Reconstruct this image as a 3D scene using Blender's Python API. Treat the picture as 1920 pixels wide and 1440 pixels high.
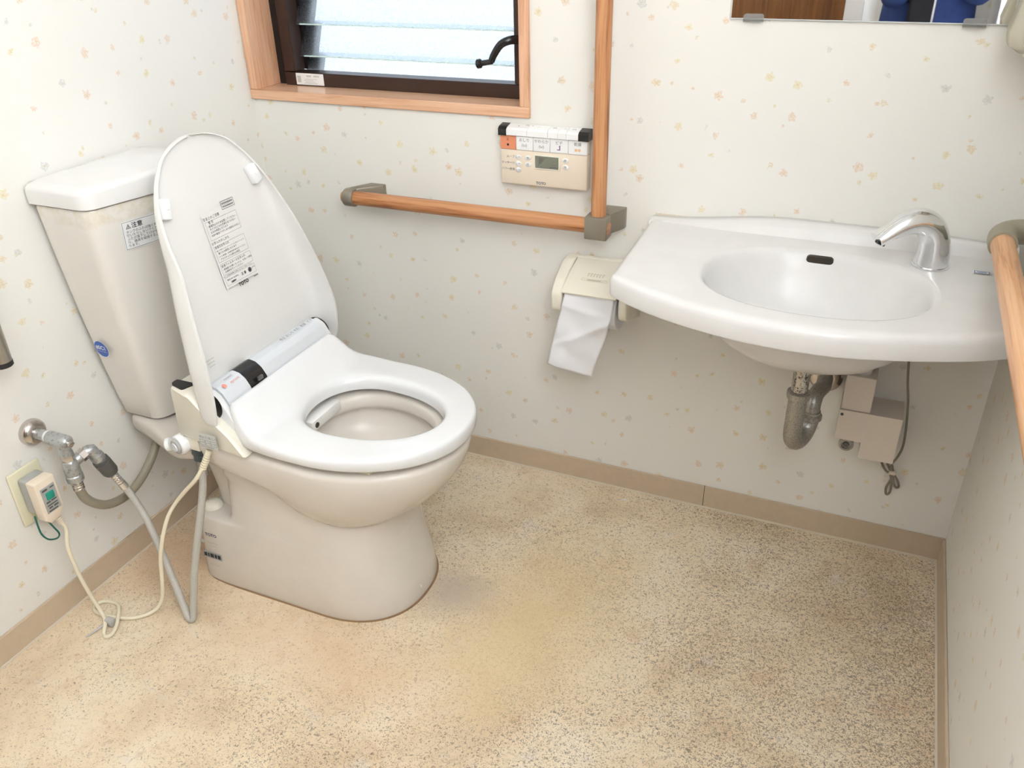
import bpy, bmesh, math, random
from mathutils import Vector, Matrix
random.seed(7)
for o in list(bpy.data.objects): bpy.data.objects.remove(o)
scene = bpy.context.scene
COL = scene.collection
R = math.radians
PI = math.pi

# ------------------------------------------------------------------ camera, world, exposure
CAM = Vector((1.4022, -1.6672, 1.267))
cd = bpy.data.cameras.new('camera'); cd.sensor_width = 36.0; cd.lens = 1587.2/1920*36.0; cd.clip_start = 0.01
cam = bpy.data.objects.new('camera', cd); COL.objects.link(cam)
cam.location = CAM; cam.rotation_euler = (R(60.524), R(1.261), R(23.4335))
scene.camera = cam
world = bpy.data.worlds.new('overcast_sky'); scene.world = world; world.use_nodes = True
bg = world.node_tree.nodes['Background']; bg.inputs[0].default_value = (0.84, 0.92, 1.0, 1); bg.inputs[1].default_value = 1.8
vs = scene.view_settings; vs.view_transform = 'Standard'; vs.look = 'None'; vs.gamma = 1.0; vs.exposure = 0.0
vs.use_curve_mapping = False
# unseen fill lamp standing in for a bounced flash, aimed at the right wall
fl = bpy.data.lights.new('bounce_fill', 'AREA'); fl.shape = 'DISK'; fl.size = 0.25; fl.energy = 57; fl.color = (0.81, 0.875, 1.0)
flo = bpy.data.objects.new('bounce_fill', fl); COL.objects.link(flo); flo.location = (1.25, -1.55, 1.75)
flo.rotation_euler = Vector((0.90, -0.30, -0.06)).to_track_quat('-Z', 'Y').to_euler()

# ------------------------------------------------------------------ room size
W = 1.6694; D = -2.25; H = 2.35; YC = -0.506

# ------------------------------------------------------------------ node materials
class NT:
    def __init__(s, name):
        s.m = bpy.data.materials.new(name); s.m.use_nodes = True
        s.t = s.m.node_tree; s.b = s.t.nodes['Principled BSDF']
    def n(s, ty, **kw):
        x = s.t.nodes.new(ty)
        for k, v in kw.items(): setattr(x, k, v)
        return x
    def l(s, a, b): s.t.links.new(a, b)
    def setin(s, sock, v):
        if hasattr(v, 'links') or isinstance(v, bpy.types.NodeSocket): s.l(v, sock)
        else: sock.default_value = v
    def M(s, op, a, b=0.0, c=None):
        x = s.n('ShaderNodeMath', operation=op); s.setin(x.inputs[0], a); s.setin(x.inputs[1], b)
        if c is not None: s.setin(x.inputs[2], c)
        return x.outputs[0]
    def V(s, op, a, b=None):
        x = s.n('ShaderNodeVectorMath', operation=op); s.setin(x.inputs[0], a)
        if b is not None: s.setin(x.inputs[1], b)
        return x
    def mix(s, f, a, b, mode='MIX'):
        x = s.n('ShaderNodeMix', data_type='RGBA', blend_type=mode); s.setin(x.inputs[0], f)
        s.setin(x.inputs[6], a); s.setin(x.inputs[7], b); return x.outputs[2]
    def ramp(s, f, stops, interp='LINEAR'):
        x = s.n('ShaderNodeValToRGB'); r = x.color_ramp; r.interpolation = interp
        while len(r.elements) < len(stops): r.elements.new(0.5)
        for e, (p, c) in zip(r.elements, stops):
            e.position = p; e.color = c if len(c) == 4 else (*c, 1)
        s.l(f, x.inputs[0]); return x.outputs[0]
    def noise(s, vec, scale, detail=2.0, rough=0.5, dist=0.0):
        x = s.n('ShaderNodeTexNoise'); s.l(vec, x.inputs['Vector']); x.inputs['Scale'].default_value = scale
        x.inputs['Detail'].default_value = detail; x.inputs['Roughness'].default_value = rough; x.inputs['Distortion'].default_value = dist
        return x.outputs[0]
    def bump(s, h, strength=0.2, dist=0.001):
        x = s.n('ShaderNodeBump'); x.inputs['Strength'].default_value = strength; x.inputs['Distance'].default_value = dist
        s.l(h, x.inputs['Height']); s.l(x.outputs[0], s.b.inputs['Normal'])
    def obj(s): return s.n('ShaderNodeTexCoord').outputs['Object']
    def uv(s): return s.n('ShaderNodeTexCoord').outputs['UV']

def srgb(r, g, b):
    f = lambda c: (c/255/12.92) if c/255 <= 0.04045 else ((c/255+0.055)/1.055)**2.4
    return (f(r), f(g), f(b), 1)

def pm(name, col, rough=0.4, metal=0.0, spec=0.5, coat=0.0, var=0.0, vscale=30, bump=0.0, bscale=300):
    k = NT(name); b = k.b
    b.inputs['Base Color'].default_value = col; b.inputs['Roughness'].default_value = rough; b.inputs['Metallic'].default_value = metal
    b.inputs['Specular IOR Level'].default_value = spec; b.inputs['Coat Weight'].default_value = coat; b.inputs['Coat Roughness'].default_value = 0.08
    if var > 0:
        f = k.noise(k.obj(), vscale, 4, 0.6)
        d = tuple(c*(1-var) for c in col[:3])+(1,)
        e = tuple(min(1, c*(1+var*0.6)) for c in col[:3])+(1,)
        k.l(k.ramp(f, [(0.3, d), (0.7, e)]), b.inputs['Base Color'])
    if bump > 0: k.bump(k.noise(k.obj(), bscale, 3), bump, 0.0006)
    return k.m

def wallpaper():
    k = NT('wallpaper_flowers'); uv = k.uv(); base = srgb(240, 237, 229)
    def layer(scale, off, r0, r1, stops, thresh, alpha, petals, col):
        sc = k.V('MULTIPLY', uv, (scale, scale, 0)).outputs[0]; sc = k.V('ADD', sc, off).outputs[0]
        vo = k.n('ShaderNodeTexVoronoi', voronoi_dimensions='2D', feature='F1'); k.l(sc, vo.inputs['Vector']); vo.inputs['Scale'].default_value = 1.0; vo.inputs['Randomness'].default_value = 0.82
        dv = k.V('SUBTRACT', sc, vo.outputs['Position']).outputs[0]
        sx = k.n('ShaderNodeSeparateXYZ'); k.l(dv, sx.inputs[0])
        cr = k.n('ShaderNodeSeparateColor'); k.l(vo.outputs['Color'], cr.inputs[0])
        ang = k.M('ADD', k.M('ARCTAN2', sx.outputs[1], sx.outputs[0]), k.M('MULTIPLY', cr.outputs[1], 6.28))
        rad = k.V('LENGTH', dv).outputs['Value']
        wob = k.M('MULTIPLY', k.M('SUBTRACT', k.noise(uv, scale*8, 3, 0.65), 0.5), 0.20)
        rad = k.M('ADD', rad, wob)
        pet = k.M('ADD', 0.86, k.M('MULTIPLY', k.M('COSINE', k.M('MULTIPLY', ang, petals)), 0.13))
        size = k.M('ADD', r0, k.M('MULTIPLY', cr.outputs[2], r1))
        lim = k.M('MULTIPLY', size, pet)
        inside = k.M('SMOOTHSTEP' if False else 'LESS_THAN', rad, lim)
        brk = k.ramp(k.noise(uv, scale*22, 2, 0.6), [(0.36, (0.15, 0.15, 0.15)), (0.56, (1, 1, 1))])
        on = k.M('GREATER_THAN', cr.outputs[0], thresh)
        f = k.M('MULTIPLY', k.M('MULTIPLY', inside, brk), k.M('MULTIPLY', on, alpha))
        tint = k.ramp(k.M('FRACT', k.M('MULTIPLY', cr.outputs[0], 7.31)), stops, 'CONSTANT')
        # little heart of the flower
        hc = k.M('MULTIPLY', k.M('LESS_THAN', rad, k.M('MULTIPLY', size, 0.24)), f)
        c2 = k.mix(f, col, tint)
        return k.mix(k.M('MULTIPLY', hc, 0.6), c2, srgb(214, 190, 130))
    st = [(0.0, srgb(231, 201, 172)), (0.34, srgb(229, 215, 165)), (0.66, srgb(208, 208, 204)), (0.82, srgb(228, 206, 164))]
    st2 = [(0.0, srgb(215, 214, 206)), (0.4, srgb(226, 216, 180)), (0.75, srgb(230, 206, 182))]
    c = layer(13.0, (3.3, 1.7, 0), 0.070, 0.065, st, 0.10, 0.68, 5.0, base)
    c = layer(13.0, (11.9, 7.1, 0), 0.030, 0.045, st2, 0.35, 0.70, 2.0, c)
    k.l(c, k.b.inputs['Base Color']); k.b.inputs['Roughness'].default_value = 0.62; k.b.inputs['Specular IOR Level'].default_value = 0.3
    s = k.V('MULTIPLY', uv, (1, 1, 1)).outputs[0]
    k.bump(k.noise(s, 900, 2), 0.22, 0.0006)
    return k.m

def vinyl_floor():
    k = NT('mottled_vinyl'); p = k.obj(); b = k.b
    n1 = k.noise(p, 5, 5, 0.62, 0.4); n2 = k.noise(k.V('ADD', p, (4.1, 2.2, 0)).outputs[0], 9, 6, 0.68, 0.3)
    c = k.ramp(n1, [(0.28, srgb(214, 191, 159)), (0.5, srgb(233, 213, 182)), (0.72, srgb(243, 228, 203))])
    c = k.mix(k.ramp(n2, [(0.56, (0, 0, 0)), (0.72, (0.75, 0.75, 0.75))]), c, srgb(216, 184, 150))
    n4 = k.noise(k.V('ADD', p, (9.1, 5.2, 0)).outputs[0], 13, 5, 0.7)
    c = k.mix(k.ramp(n4, [(0.58, (0, 0, 0)), (0.72, (0.6, 0.6, 0.6))]), c, srgb(226, 216, 206))
    # fine squiggles, denser in drifts and towards the basin side
    dens = k.noise(k.V('ADD', p, (1.3, 7.7, 0)).outputs[0], 3.2, 3, 0.6)
    sx = k.n('ShaderNodeSeparateXYZ'); k.l(p, sx.inputs[0])
    f1 = k.noise(p, 210, 4, 0.66, 1.5)
    gx = k.M('MULTIPLY', k.M('SUBTRACT', sx.outputs[0], 0.8), 0.055)
    v = k.M('ADD', k.M('ADD', f1, k.M('MULTIPLY', k.M('SUBTRACT', dens, 0.5), 0.17)), gx)
    sp = k.ramp(v, [(0.545, (0, 0, 0)), (0.60, (1, 1, 1))])
    c = k.mix(k.M('MULTIPLY', sp, 0.72), c, srgb(104, 90, 78))
    f2 = k.noise(k.V('ADD', p, (2.3, 3.7, 0)).outputs[0], 60, 5, 0.7, 1.6)
    c = k.mix(k.M('MULTIPLY', k.ramp(f2, [(0.56, (0, 0, 0)), (0.66, (1, 1, 1))]), 0.38), c, srgb(168, 138, 108))
    # worn stains in front of the toilet
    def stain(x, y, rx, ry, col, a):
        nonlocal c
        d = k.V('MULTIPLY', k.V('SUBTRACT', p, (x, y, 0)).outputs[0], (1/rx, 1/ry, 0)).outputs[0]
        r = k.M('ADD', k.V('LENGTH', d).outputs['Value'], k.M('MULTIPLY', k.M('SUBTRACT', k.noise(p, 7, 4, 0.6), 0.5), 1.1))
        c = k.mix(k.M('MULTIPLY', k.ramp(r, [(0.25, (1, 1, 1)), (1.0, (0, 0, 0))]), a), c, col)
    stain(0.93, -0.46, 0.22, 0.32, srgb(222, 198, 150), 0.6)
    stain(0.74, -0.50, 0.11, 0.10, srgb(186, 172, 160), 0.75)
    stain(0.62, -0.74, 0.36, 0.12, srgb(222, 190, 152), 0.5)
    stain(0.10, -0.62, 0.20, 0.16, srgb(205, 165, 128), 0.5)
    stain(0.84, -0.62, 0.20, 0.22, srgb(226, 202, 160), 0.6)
    k.l(c, b.inputs['Base Color']); b.inputs['Roughness'].default_value = 0.42; b.inputs['Specular IOR Level'].default_value = 0.35
    k.bump(k.noise(p, 500, 2), 0.12, 0.0005)
    return k.m

def wood(name, axis, cols, scale=1.0, rough=0.34, coat=0.15):
    k = NT(name); p = k.obj()
    s = [38*scale, 38*scale, 38*scale]; s[axis] = 2.6*scale
    q = k.V('MULTIPLY', p, tuple(s)).outputs[0]
    n = k.noise(q, 1.0, 5, 0.62, 0.8)
    s2 = [220*scale]*3; s2[axis] = 6*scale
    m = k.noise(k.V('MULTIPLY', p, tuple(s2)).outputs[0], 1.0, 3, 0.6)
    v = k.M('ADD', k.M('MULTIPLY', n, 0.62), k.M('MULTIPLY', m, 0.38))
    k.l(k.ramp(v, [(0.41, cols[0]), (0.485, cols[1]), (0.58, cols[2])]), k.b.inputs['Base Color'])
    k.b.inputs['Roughness'].default_value = rough; k.b.inputs['Coat Weight'].default_value = coat; k.b.inputs['Coat Roughness'].default_value = 0.15
    return k.m

def worn_metal(name, col, dark, rough=0.25, scale=160, lo=0.52, hi=0.6):
    k = NT(name); p = k.obj()
    f = k.ramp(k.noise(p, scale, 4, 0.65), [(lo, (0, 0, 0)), (hi, (1, 1, 1))])
    k.l(k.mix(f, col, dark), k.b.inputs['Base Color'])
    k.l(k.M('ADD', rough, k.M('MULTIPLY', f, 0.35)), k.b.inputs['Roughness'])
    k.b.inputs['Metallic'].default_value = 0.85
    return k.m

def figured_glass():
    k = NT('figured_glass'); p = k.obj(); t = k.t
    nz = k.noise(p, 420, 2, 0.5)
    tr = k.n('ShaderNodeBsdfTransparent'); tl = k.n('ShaderNodeBsdfTranslucent'); gl = k.n('ShaderNodeBsdfGlossy'); gl.inputs['Roughness'].default_value = 0.25
    k.l(k.ramp(nz, [(0.36, (0.62, 0.66, 0.71)), (0.52, (0.90, 0.93, 0.96))]), tr.inputs[0])
    tl.inputs[0].default_value = (0.93, 0.97, 1.0, 1)
    m1 = k.n('ShaderNodeMixShader'); m1.inputs[0].default_value = 0.25; k.l(tr.outputs[0], m1.inputs[1]); k.l(tl.outputs[0], m1.inputs[2])
    m2 = k.n('ShaderNodeMixShader'); m2.inputs[0].default_value = 0.06; k.l(m1.outputs[0], m2.inputs[1]); k.l(gl.outputs[0], m2.inputs[2])
    k.l(m2.outputs[0], t.nodes['Material Output'].inputs[0]); return k.m

def soft_plastic_clear(name, col, mixf=0.5):
    k = NT(name); t = k.t; k.b.inputs['Base Color'].default_value = col; k.b.inputs['Roughness'].default_value = 0.25
    tr = k.n('ShaderNodeBsdfTransparent'); tr.inputs[0].default_value = col
    m = k.n('ShaderNodeMixShader'); m.inputs[0].default_value = mixf; k.l(tr.outputs[0], m.inputs[1]); k.l(k.b.outputs[0], m.inputs[2])
    k.l(m.outputs[0], t.nodes['Material Output'].inputs[0]); return k.m

def ceramic(name, col):
    k = NT(name); p = k.obj(); b = k.b
    n = k.noise(p, 14, 4, 0.6)
    d = tuple(c*0.965 for c in col[:3])+(1,)
    k.l(k.ramp(n, [(0.35, d), (0.6, col)]), b.inputs['Base Color'])
    b.inputs['Roughness'].default_value = 0.20; b.inputs['Specular IOR Level'].default_value = 0.3; b.inputs['Coat Weight'].default_value = 0.08; b.inputs['Coat Roughness'].default_value = 0.05
    return k.m

def grimy_ceramic():
    # ivory porcelain with the yellowish grime band that sits under the tank lid
    k = NT('tank_porcelain'); p = k.obj(); b = k.b; col = srgb(231, 226, 217)
    sx = k.n('ShaderNodeSeparateXYZ'); k.l(p, sx.inputs[0])
    n = k.noise(p, 55, 5, 0.7)
    zz = k.M('ADD', sx.outputs[2], k.M('MULTIPLY', k.M('SUBTRACT', n, 0.5), 0.03))
    band = k.ramp(k.M('MULTIPLY', k.M('SUBTRACT', zz, 0.77), 20.0), [(0.25, (0, 0, 0)), (0.42, (1, 1, 1))])
    pat = k.ramp(k.noise(p, 24, 5, 0.7), [(0.42, (0, 0, 0)), (0.6, (1, 1, 1))])
    k.l(k.mix(k.M('MULTIPLY', k.M('MULTIPLY', band, pat), 0.45), col, srgb(205, 190, 152)), b.inputs['Base Color'])
    b.inputs['Roughness'].default_value = 0.16; b.inputs['Coat Weight'].default_value = 0.2; b.inputs['Coat Roughness'].default_value = 0.05
    return k.m

IV = srgb(225, 217, 206)
MAT = {
 'wallpaper': wallpaper(), 'floor': vinyl_floor(),
 'ceiling': pm('ceiling_white', srgb(246, 246, 242), 0.8, bump=0.15, bscale=400),
 'baseboard': pm('tan_baseboard', srgb(204, 184, 158), 0.5, var=0.04, vscale=60),
 'caulk': pm('caulk', srgb(226, 214, 194), 0.6),
 'ceramic': ceramic('ivory_porcelain', IV), 'tankc': grimy_ceramic(),
 'sink': ceramic('white_porcelain', srgb(232, 230, 227)),
 'seat': pm('seat_plastic', srgb(236, 236, 235), 0.16, coat=0.2),
 'lid': pm('lid_plastic', srgb(232, 230, 225), 0.22, var=0.012, vscale=8),
 'ivory': pm('ivory_plastic', srgb(235, 230, 214), 0.3), 'cream': pm('cream_plastic', srgb(236, 221, 200), 0.36, var=0.015, vscale=20),
 'plate': pm('outlet_plate', srgb(228, 222, 192), 0.35),
 'silver': pm('silver_plastic', srgb(224, 227, 230), 0.3, metal=0.1), 'white': pm('white_plastic', srgb(247, 247, 245), 0.28),
 'grey': pm('grey_plastic', srgb(172, 172, 168), 0.4), 'dgrey': pm('dark_grey_plastic', srgb(88, 86, 82), 0.4),
 'black': pm('black_plastic', srgb(28, 27, 27), 0.22), 'matblack': pm('black_rubber', srgb(40, 38, 38), 0.7),
 'ink': pm('black_ink', srgb(45, 45, 48), 0.6), 'inkgrey': pm('grey_ink', srgb(120, 120, 120), 0.6), 'inkfaint': pm('faint_ink', srgb(196, 194, 186), 0.6),
 'blueink': pm('blue_ink', srgb(44, 52, 96), 0.6), 'redink': pm('red_ink', srgb(228, 150, 134), 0.6), 'purple': pm('purple_ink', srgb(140, 110, 160), 0.6), 'orangeink': pm('orange_ink', srgb(236, 186, 140), 0.6),
 'paper': pm('label_paper', srgb(240, 240, 238), 0.5), 'labelsilver': pm('silver_label', srgb(206, 206, 200), 0.35), 'bluesticker': pm('blue_sticker', srgb(40, 90, 180), 0.35),
 'orange': pm('orange_button', srgb(228, 146, 108), 0.36), 'lcd': pm('lcd_glass', srgb(122, 124, 108), 0.12, coat=0.5),
 'chrome': pm('chrome', (0.82, 0.83, 0.85, 1), 0.07, metal=1.0), 'steel': pm('brushed_steel', (0.50, 0.48, 0.44, 1), 0.28, metal=1.0, var=0.08, vscale=80),
 'pipe': worn_metal('pitted_chrome', (0.52, 0.51, 0.48, 1), (0.13, 0.11, 0.09, 1), 0.22, 230, 0.53, 0.60),
 'trap': worn_metal('dull_trap', (0.42, 0.41, 0.38, 1), (0.30, 0.28, 0.25, 1), 0.36, 420, 0.48, 0.62),
 'valve': worn_metal('corroded_valve', (0.50, 0.52, 0.53, 1), (0.36, 0.35, 0.34, 1), 0.38, 160, 0.52, 0.64),
 'flange': pm('satin_flange', (0.58, 0.54, 0.51, 1), 0.22, metal=1.0, var=0.1, vscale=50),
 'bracket': pm('bracket_bronze_grey', srgb(146, 138, 124), 0.42, metal=0.45),
 'bracket2': pm('bracket_olive_grey', srgb(160, 154, 134), 0.5, metal=0.1),
 'railx': wood('rail_oak_x', 0, (srgb(120, 72, 42), srgb(180, 118, 74), srgb(200, 144, 98))),
 'railz': wood('rail_oak_z', 2, (srgb(126, 78, 46), srgb(184, 124, 80), srgb(204, 150, 104))),
 'raily': wood('rail_beech_y', 1, (srgb(190, 132, 88), srgb(216, 162, 114), srgb(228, 180, 136)), 0.8),
 'casing': wood('casing_beech', 0, (srgb(212, 160, 124), srgb(224, 176, 140), srgb(232, 188, 154)), 1.3, 0.28, 0.3),
 'casingz': wood('casing_beech_upright', 2, (srgb(208, 156, 120), srgb(222, 173, 138), srgb(230, 185, 151)), 1.3, 0.28, 0.3),
 'sash': pm('dark_bronze_aluminium', srgb(62, 44, 36), 0.35, metal=0.35), 'sashb': pm('black_aluminium', srgb(34, 29, 28), 0.4, metal=0.3),
 'glass': figured_glass(), 'glassedge': pm('glass_edge', srgb(214, 236, 232), 0.2),
 'speck': pm('louvre_clip', srgb(46, 45, 46), 0.9, spec=0.05),
 'hose': soft_plastic_clear('grey_hose', srgb(170, 160, 138), 0.9), 'hose2': pm('braided_hose', srgb(186, 182, 172), 0.42, var=0.10, vscale=420, bump=0.3, bscale=700),
 'hose1': pm('grey_supply_hose', srgb(150, 143, 124), 0.3, var=0.05, vscale=60),
 'cord': pm('cream_cord', srgb(236, 226, 200), 0.45), 'greycord': pm('grey_cord', srgb(140, 134, 118), 0.5),
 'green': pm('green_wire', srgb(20, 96, 82), 0.4), 'greenbtn': pm('green_button', srgb(30, 150, 130), 0.35),
 'tie': soft_plastic_clear('clear_tie', srgb(225, 222, 218), 0.7),
 'tissue': pm('toilet_tissue', srgb(242, 242, 244), 0.9, bump=0.35, bscale=260), 'core': pm('cardboard_core', srgb(120, 105, 85), 0.8),
 'holder': pm('holder_plastic', srgb(240, 234, 216), 0.34), 'emboss': pm('emboss_shadow', srgb(205, 196, 170), 0.45),
 'beige': pm('beige_cover', srgb(226, 214, 200), 0.42), 'beiget': pm('beige_cover_top', srgb(178, 162, 140), 0.5),
 'dark': pm('dark_hole', srgb(58, 50, 40), 0.7),
 'mirror': pm('mirror_silver', (0.9, 0.9, 0.9, 1), 0.015, metal=1.0), 'mirroredge': pm('mirror_edge', srgb(226, 230, 228), 0.2),
 'clear': soft_plastic_clear('clear_clip', srgb(228, 228, 226), 0.22),
 'dispenser': pm('dispenser_cream', srgb(244, 236, 214), 0.3), 'dispclear': soft_plastic_clear('dispenser_clear', srgb(240, 236, 220), 0.55),
 'door': wood('door_brown', 2, (srgb(84, 50, 22), srgb(108, 66, 30), srgb(122, 78, 38)), 0.5, 0.3, 0.2),
 'doortrim': pm('door_trim', srgb(206, 200, 190), 0.4), 'emit': None,
 'jacket': pm('blue_jacket', srgb(40, 62, 118), 0.8, var=0.12, vscale=40), 'trousers': pm('black_trousers', srgb(24, 24, 30), 0.85), 'skin': pm('skin', srgb(216, 172, 144), 0.5),
 'hair': pm('dark_hair', srgb(30, 24, 20), 0.6), 'shoe': pm('shoe_black', srgb(22, 22, 22), 0.4), 'lanyard': pm('white_lanyard', srgb(225, 225, 225), 0.6),
}
k = NT('fill_diffuser'); k.b.inputs['Emission Color'].default_value = (1.0, 0.94, 0.85, 1); k.b.inputs['Emission Strength'].default_value = 0.7; k.b.inputs['Base Color'].default_value = (0.9, 0.9, 0.9, 1); MAT['emit'] = k.m  # glow of the added ceiling fill panel

# ------------------------------------------------------------------ geometry helpers
def link(o, parent=None):
    COL.objects.link(o)
    if parent is not None:
        o.parent = parent
        o.matrix_parent_inverse = parent['_inv'] if False else PINV[parent.name]
    return o
PINV = {}
def reg(o, loc=(0, 0, 0)): PINV[o.name] = Matrix.Translation(Vector(loc)).inverted()

def obj(name, bm, mat, parent=None, ang=38, uvbox=False):
    bmesh.ops.remove_doubles(bm, verts=bm.verts, dist=1e-6)
    bmesh.ops.recalc_face_normals(bm, faces=bm.faces)
    me = bpy.data.meshes.new(name)
    if uvbox:
        ul = bm.loops.layers.uv.new('UVMap')
        for f in bm.faces:
            n = f.normal; a = max(range(3), key=lambda i: abs(n[i])); i, j = [(1, 2), (0, 2), (0, 1)][a]
            for l in f.loops: l[ul].uv = (l.vert.co[i]+a*0.37, l.vert.co[j])
    bm.to_mesh(me); bm.free()
    mats = mat if isinstance(mat, (list, tuple)) else [mat]
    for m in mats: me.materials.append(MAT[m] if isinstance(m, str) else m)
    if ang:
        for p in me.polygons: p.use_smooth = True
        me.set_sharp_from_angle(angle=R(ang))
    o = bpy.data.objects.new(name, me); link(o, parent); reg(o)
    return o

def thing(name, label, cat, loc=(0, 0, 0), group=None, kind=None):
    o = bpy.data.objects.new(name, None); COL.objects.link(o); o.location = loc; o.empty_display_size = 0.05; reg(o, loc)
    if label: o['label'] = label
    if cat: o['category'] = cat
    if group: o['group'] = group
    if kind: o['kind'] = kind
    return o
def tag(o, label, cat, group=None):
    o['label'] = label; o['category'] = cat
    if group: o['group'] = group
    return o
def struct(o, label=None):
    o['kind'] = 'structure'
    if label: o['label'] = label
    return o

NB = bmesh.new
def box(bm, a, b, r=0.0, seg=2, mi=0, M=None):
    a = Vector(a); b = Vector(b)
    vs_ = bmesh.ops.create_cube(bm, size=1.0)['verts']
    c = (a+b)/2; s = b-a
    for v in vs_: v.co = Vector((c[i]+v.co[i]*s[i] for i in range(3)))
    if r > 0:
        es = list({e for v in vs_ for e in v.link_edges})
        g = bmesh.ops.bevel(bm, geom=es, offset=r, segments=seg, profile=0.5, affect='EDGES')
        vs_ = list({v for f in g['faces'] for v in f.verts} | {v for v in vs_ if v.is_valid})
    if M is not None:
        for v in vs_: v.co = M @ v.co
    for f in {f for v in vs_ for f in v.link_faces}: f.material_index = mi
    return vs_

def loft(bm, rings, cap0=True, cap1=True, mi=0, closed=True):
    vr = [[bm.verts.new(p) for p in r] for r in rings]; n = len(vr[0])
    for i in range(len(vr)-1):
        for j in range(n if closed else n-1):
            q = (vr[i][j], vr[i][(j+1) % n], vr[i+1][(j+1) % n], vr[i+1][j])
            try: f = bm.faces.new(q); f.material_index = mi
            except ValueError: pass
    for c, r in ((cap0, vr[0]), (cap1, vr[-1])):
        if c:
            try: f = bm.faces.new(r); f.material_index = mi
            except ValueError: pass
    return vr

def frame(d):
    d = d.normalized(); u = d.cross(Vector((0, 0, 1)))
    if u.length < 0.05: u = d.cross(Vector((0, 1, 0)))
    u.normalize(); return u, d.cross(u).normalized()

def turned(bm, o, axis, prof, n=24, mi=0, cap0=True, cap1=True):
    o = Vector(o); axis = Vector(axis).normalized(); u, v = frame(axis)
    loft(bm, [[o+axis*d+(u*math.cos(2*PI*j/n)+v*math.sin(2*PI*j/n))*max(r, 1e-5) for j in range(n)] for d, r in prof], cap0, cap1, mi)

def smooth_path(pts, sub=8):
    P = [Vector(p) for p in pts]; P = [P[0]*2-P[1]]+P+[P[-1]*2-P[-2]]; out = []
    for i in range(1, len(P)-2):
        for k_ in range(sub):
            t = k_/sub; a, b, c, d = P[i-1:i+3]
            out.append(0.5*((2*b)+(c-a)*t+(2*a-5*b+4*c-d)*t*t+(3*b-a-3*c+d)*t**3))
    out.append(P[-2]); return out

def tube(bm, pts, r, n=12, sub=0, mi=0, caps=True):
    P = smooth_path(pts, sub) if sub else [Vector(p) for p in pts]
    rr = r if callable(r) else (lambda t: r)
    u = None; rings = []
    for i, p in enumerate(P):
        d = (P[min(i+1, len(P)-1)]-P[max(i-1, 0)]).normalized()
        if u is None: u, v = frame(d)
        else:
            u = (u-d*u.dot(d)).normalized(); v = d.cross(u)
        q = rr(i/(len(P)-1))
        rings.append([p+(u*math.cos(2*PI*j/n)+v*math.sin(2*PI*j/n))*q for j in range(n)])
    loft(bm, rings, caps, caps, mi)

def round_poly(pts, rad, seg=5):
    n = len(pts); out = []
    for i, p in enumerate(pts):
        r = rad[i] if isinstance(rad, (list, tuple)) else rad
        p = Vector(p); a = Vector(pts[i-1]); b = Vector(pts[(i+1) % n])
        da = (a-p).normalized(); db = (b-p).normalized(); th = da.angle(db)
        t = min(r/math.tan(th/2), (a-p).length*0.48, (b-p).length*0.48)
        for k_ in range(seg+1):
            s = k_/seg; q0 = p+da*t; q1 = p+db*t
            out.append(q0*(1-s)**2+p*2*s*(1-s)+q1*s*s)
    return out

def prism(bm, poly, f0, f1, mi=0, inset=0.0):
    """poly of 2D points; f0,f1 map 2D -> 3D for the two ends; inset rounds both rims"""
    if inset:
        c = sum((Vector(p) for p in poly), Vector((0, 0)))/len(poly)
        def shr(k_): return [c+(Vector(p)-c)*(1-k_/max((Vector(p)-c).length, 1e-6)) for p in poly]
        a = [f0(p) for p in poly]; b = [f1(p) for p in poly]
        L = (Vector(b[0])-Vector(a[0])).length; e = min(inset/L, 0.45)
        def at(pp, t): return [Vector(f0(p)).lerp(Vector(f1(p)), t) for p in pp]
        loft(bm, [at(shr(inset), 0), at(shr(inset*0.3), e*0.3), at(poly, e), at(poly, 1-e), at(shr(inset*0.3), 1-e*0.3), at(shr(inset), 1)], True, True, mi)
    else:
        loft(bm, [[f0(p) for p in poly], [f1(p) for p in poly]], True, True, mi)

def egg(xr, xf, hw, xm, nr, nf, n=64, yc=YC, z=0.0):
    out = []
    for i in range(n):
        t = 2*PI*i/n; c, s = math.cos(t), math.sin(t)
        e = nf if c >= 0 else nr
        x = (xf-xm if c >= 0 else xm-xr)*math.copysign(abs(c)**(2/e), c)
        out.append(Vector((xm+x, yc+hw*math.copysign(abs(s)**(2/e), s), z)))
    return out

def text_mesh(s, size, bold=0.0, align='CENTER'):
    cu = bpy.data.curves.new('lettering', 'FONT'); cu.body = s; cu.size = size; cu.align_x = align; cu.align_y = 'CENTER'; cu.offset = bold; cu.resolution_u = 2; cu.space_line = 0.95
    t = bpy.data.objects.new('lettering', cu); COL.objects.link(t)
    dg = bpy.context.evaluated_depsgraph_get(); dg.update()
    me = bpy.data.meshes.new_from_object(t.evaluated_get(dg)); bpy.data.objects.remove(t); bpy.data.curves.remove(cu)
    return me

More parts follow.
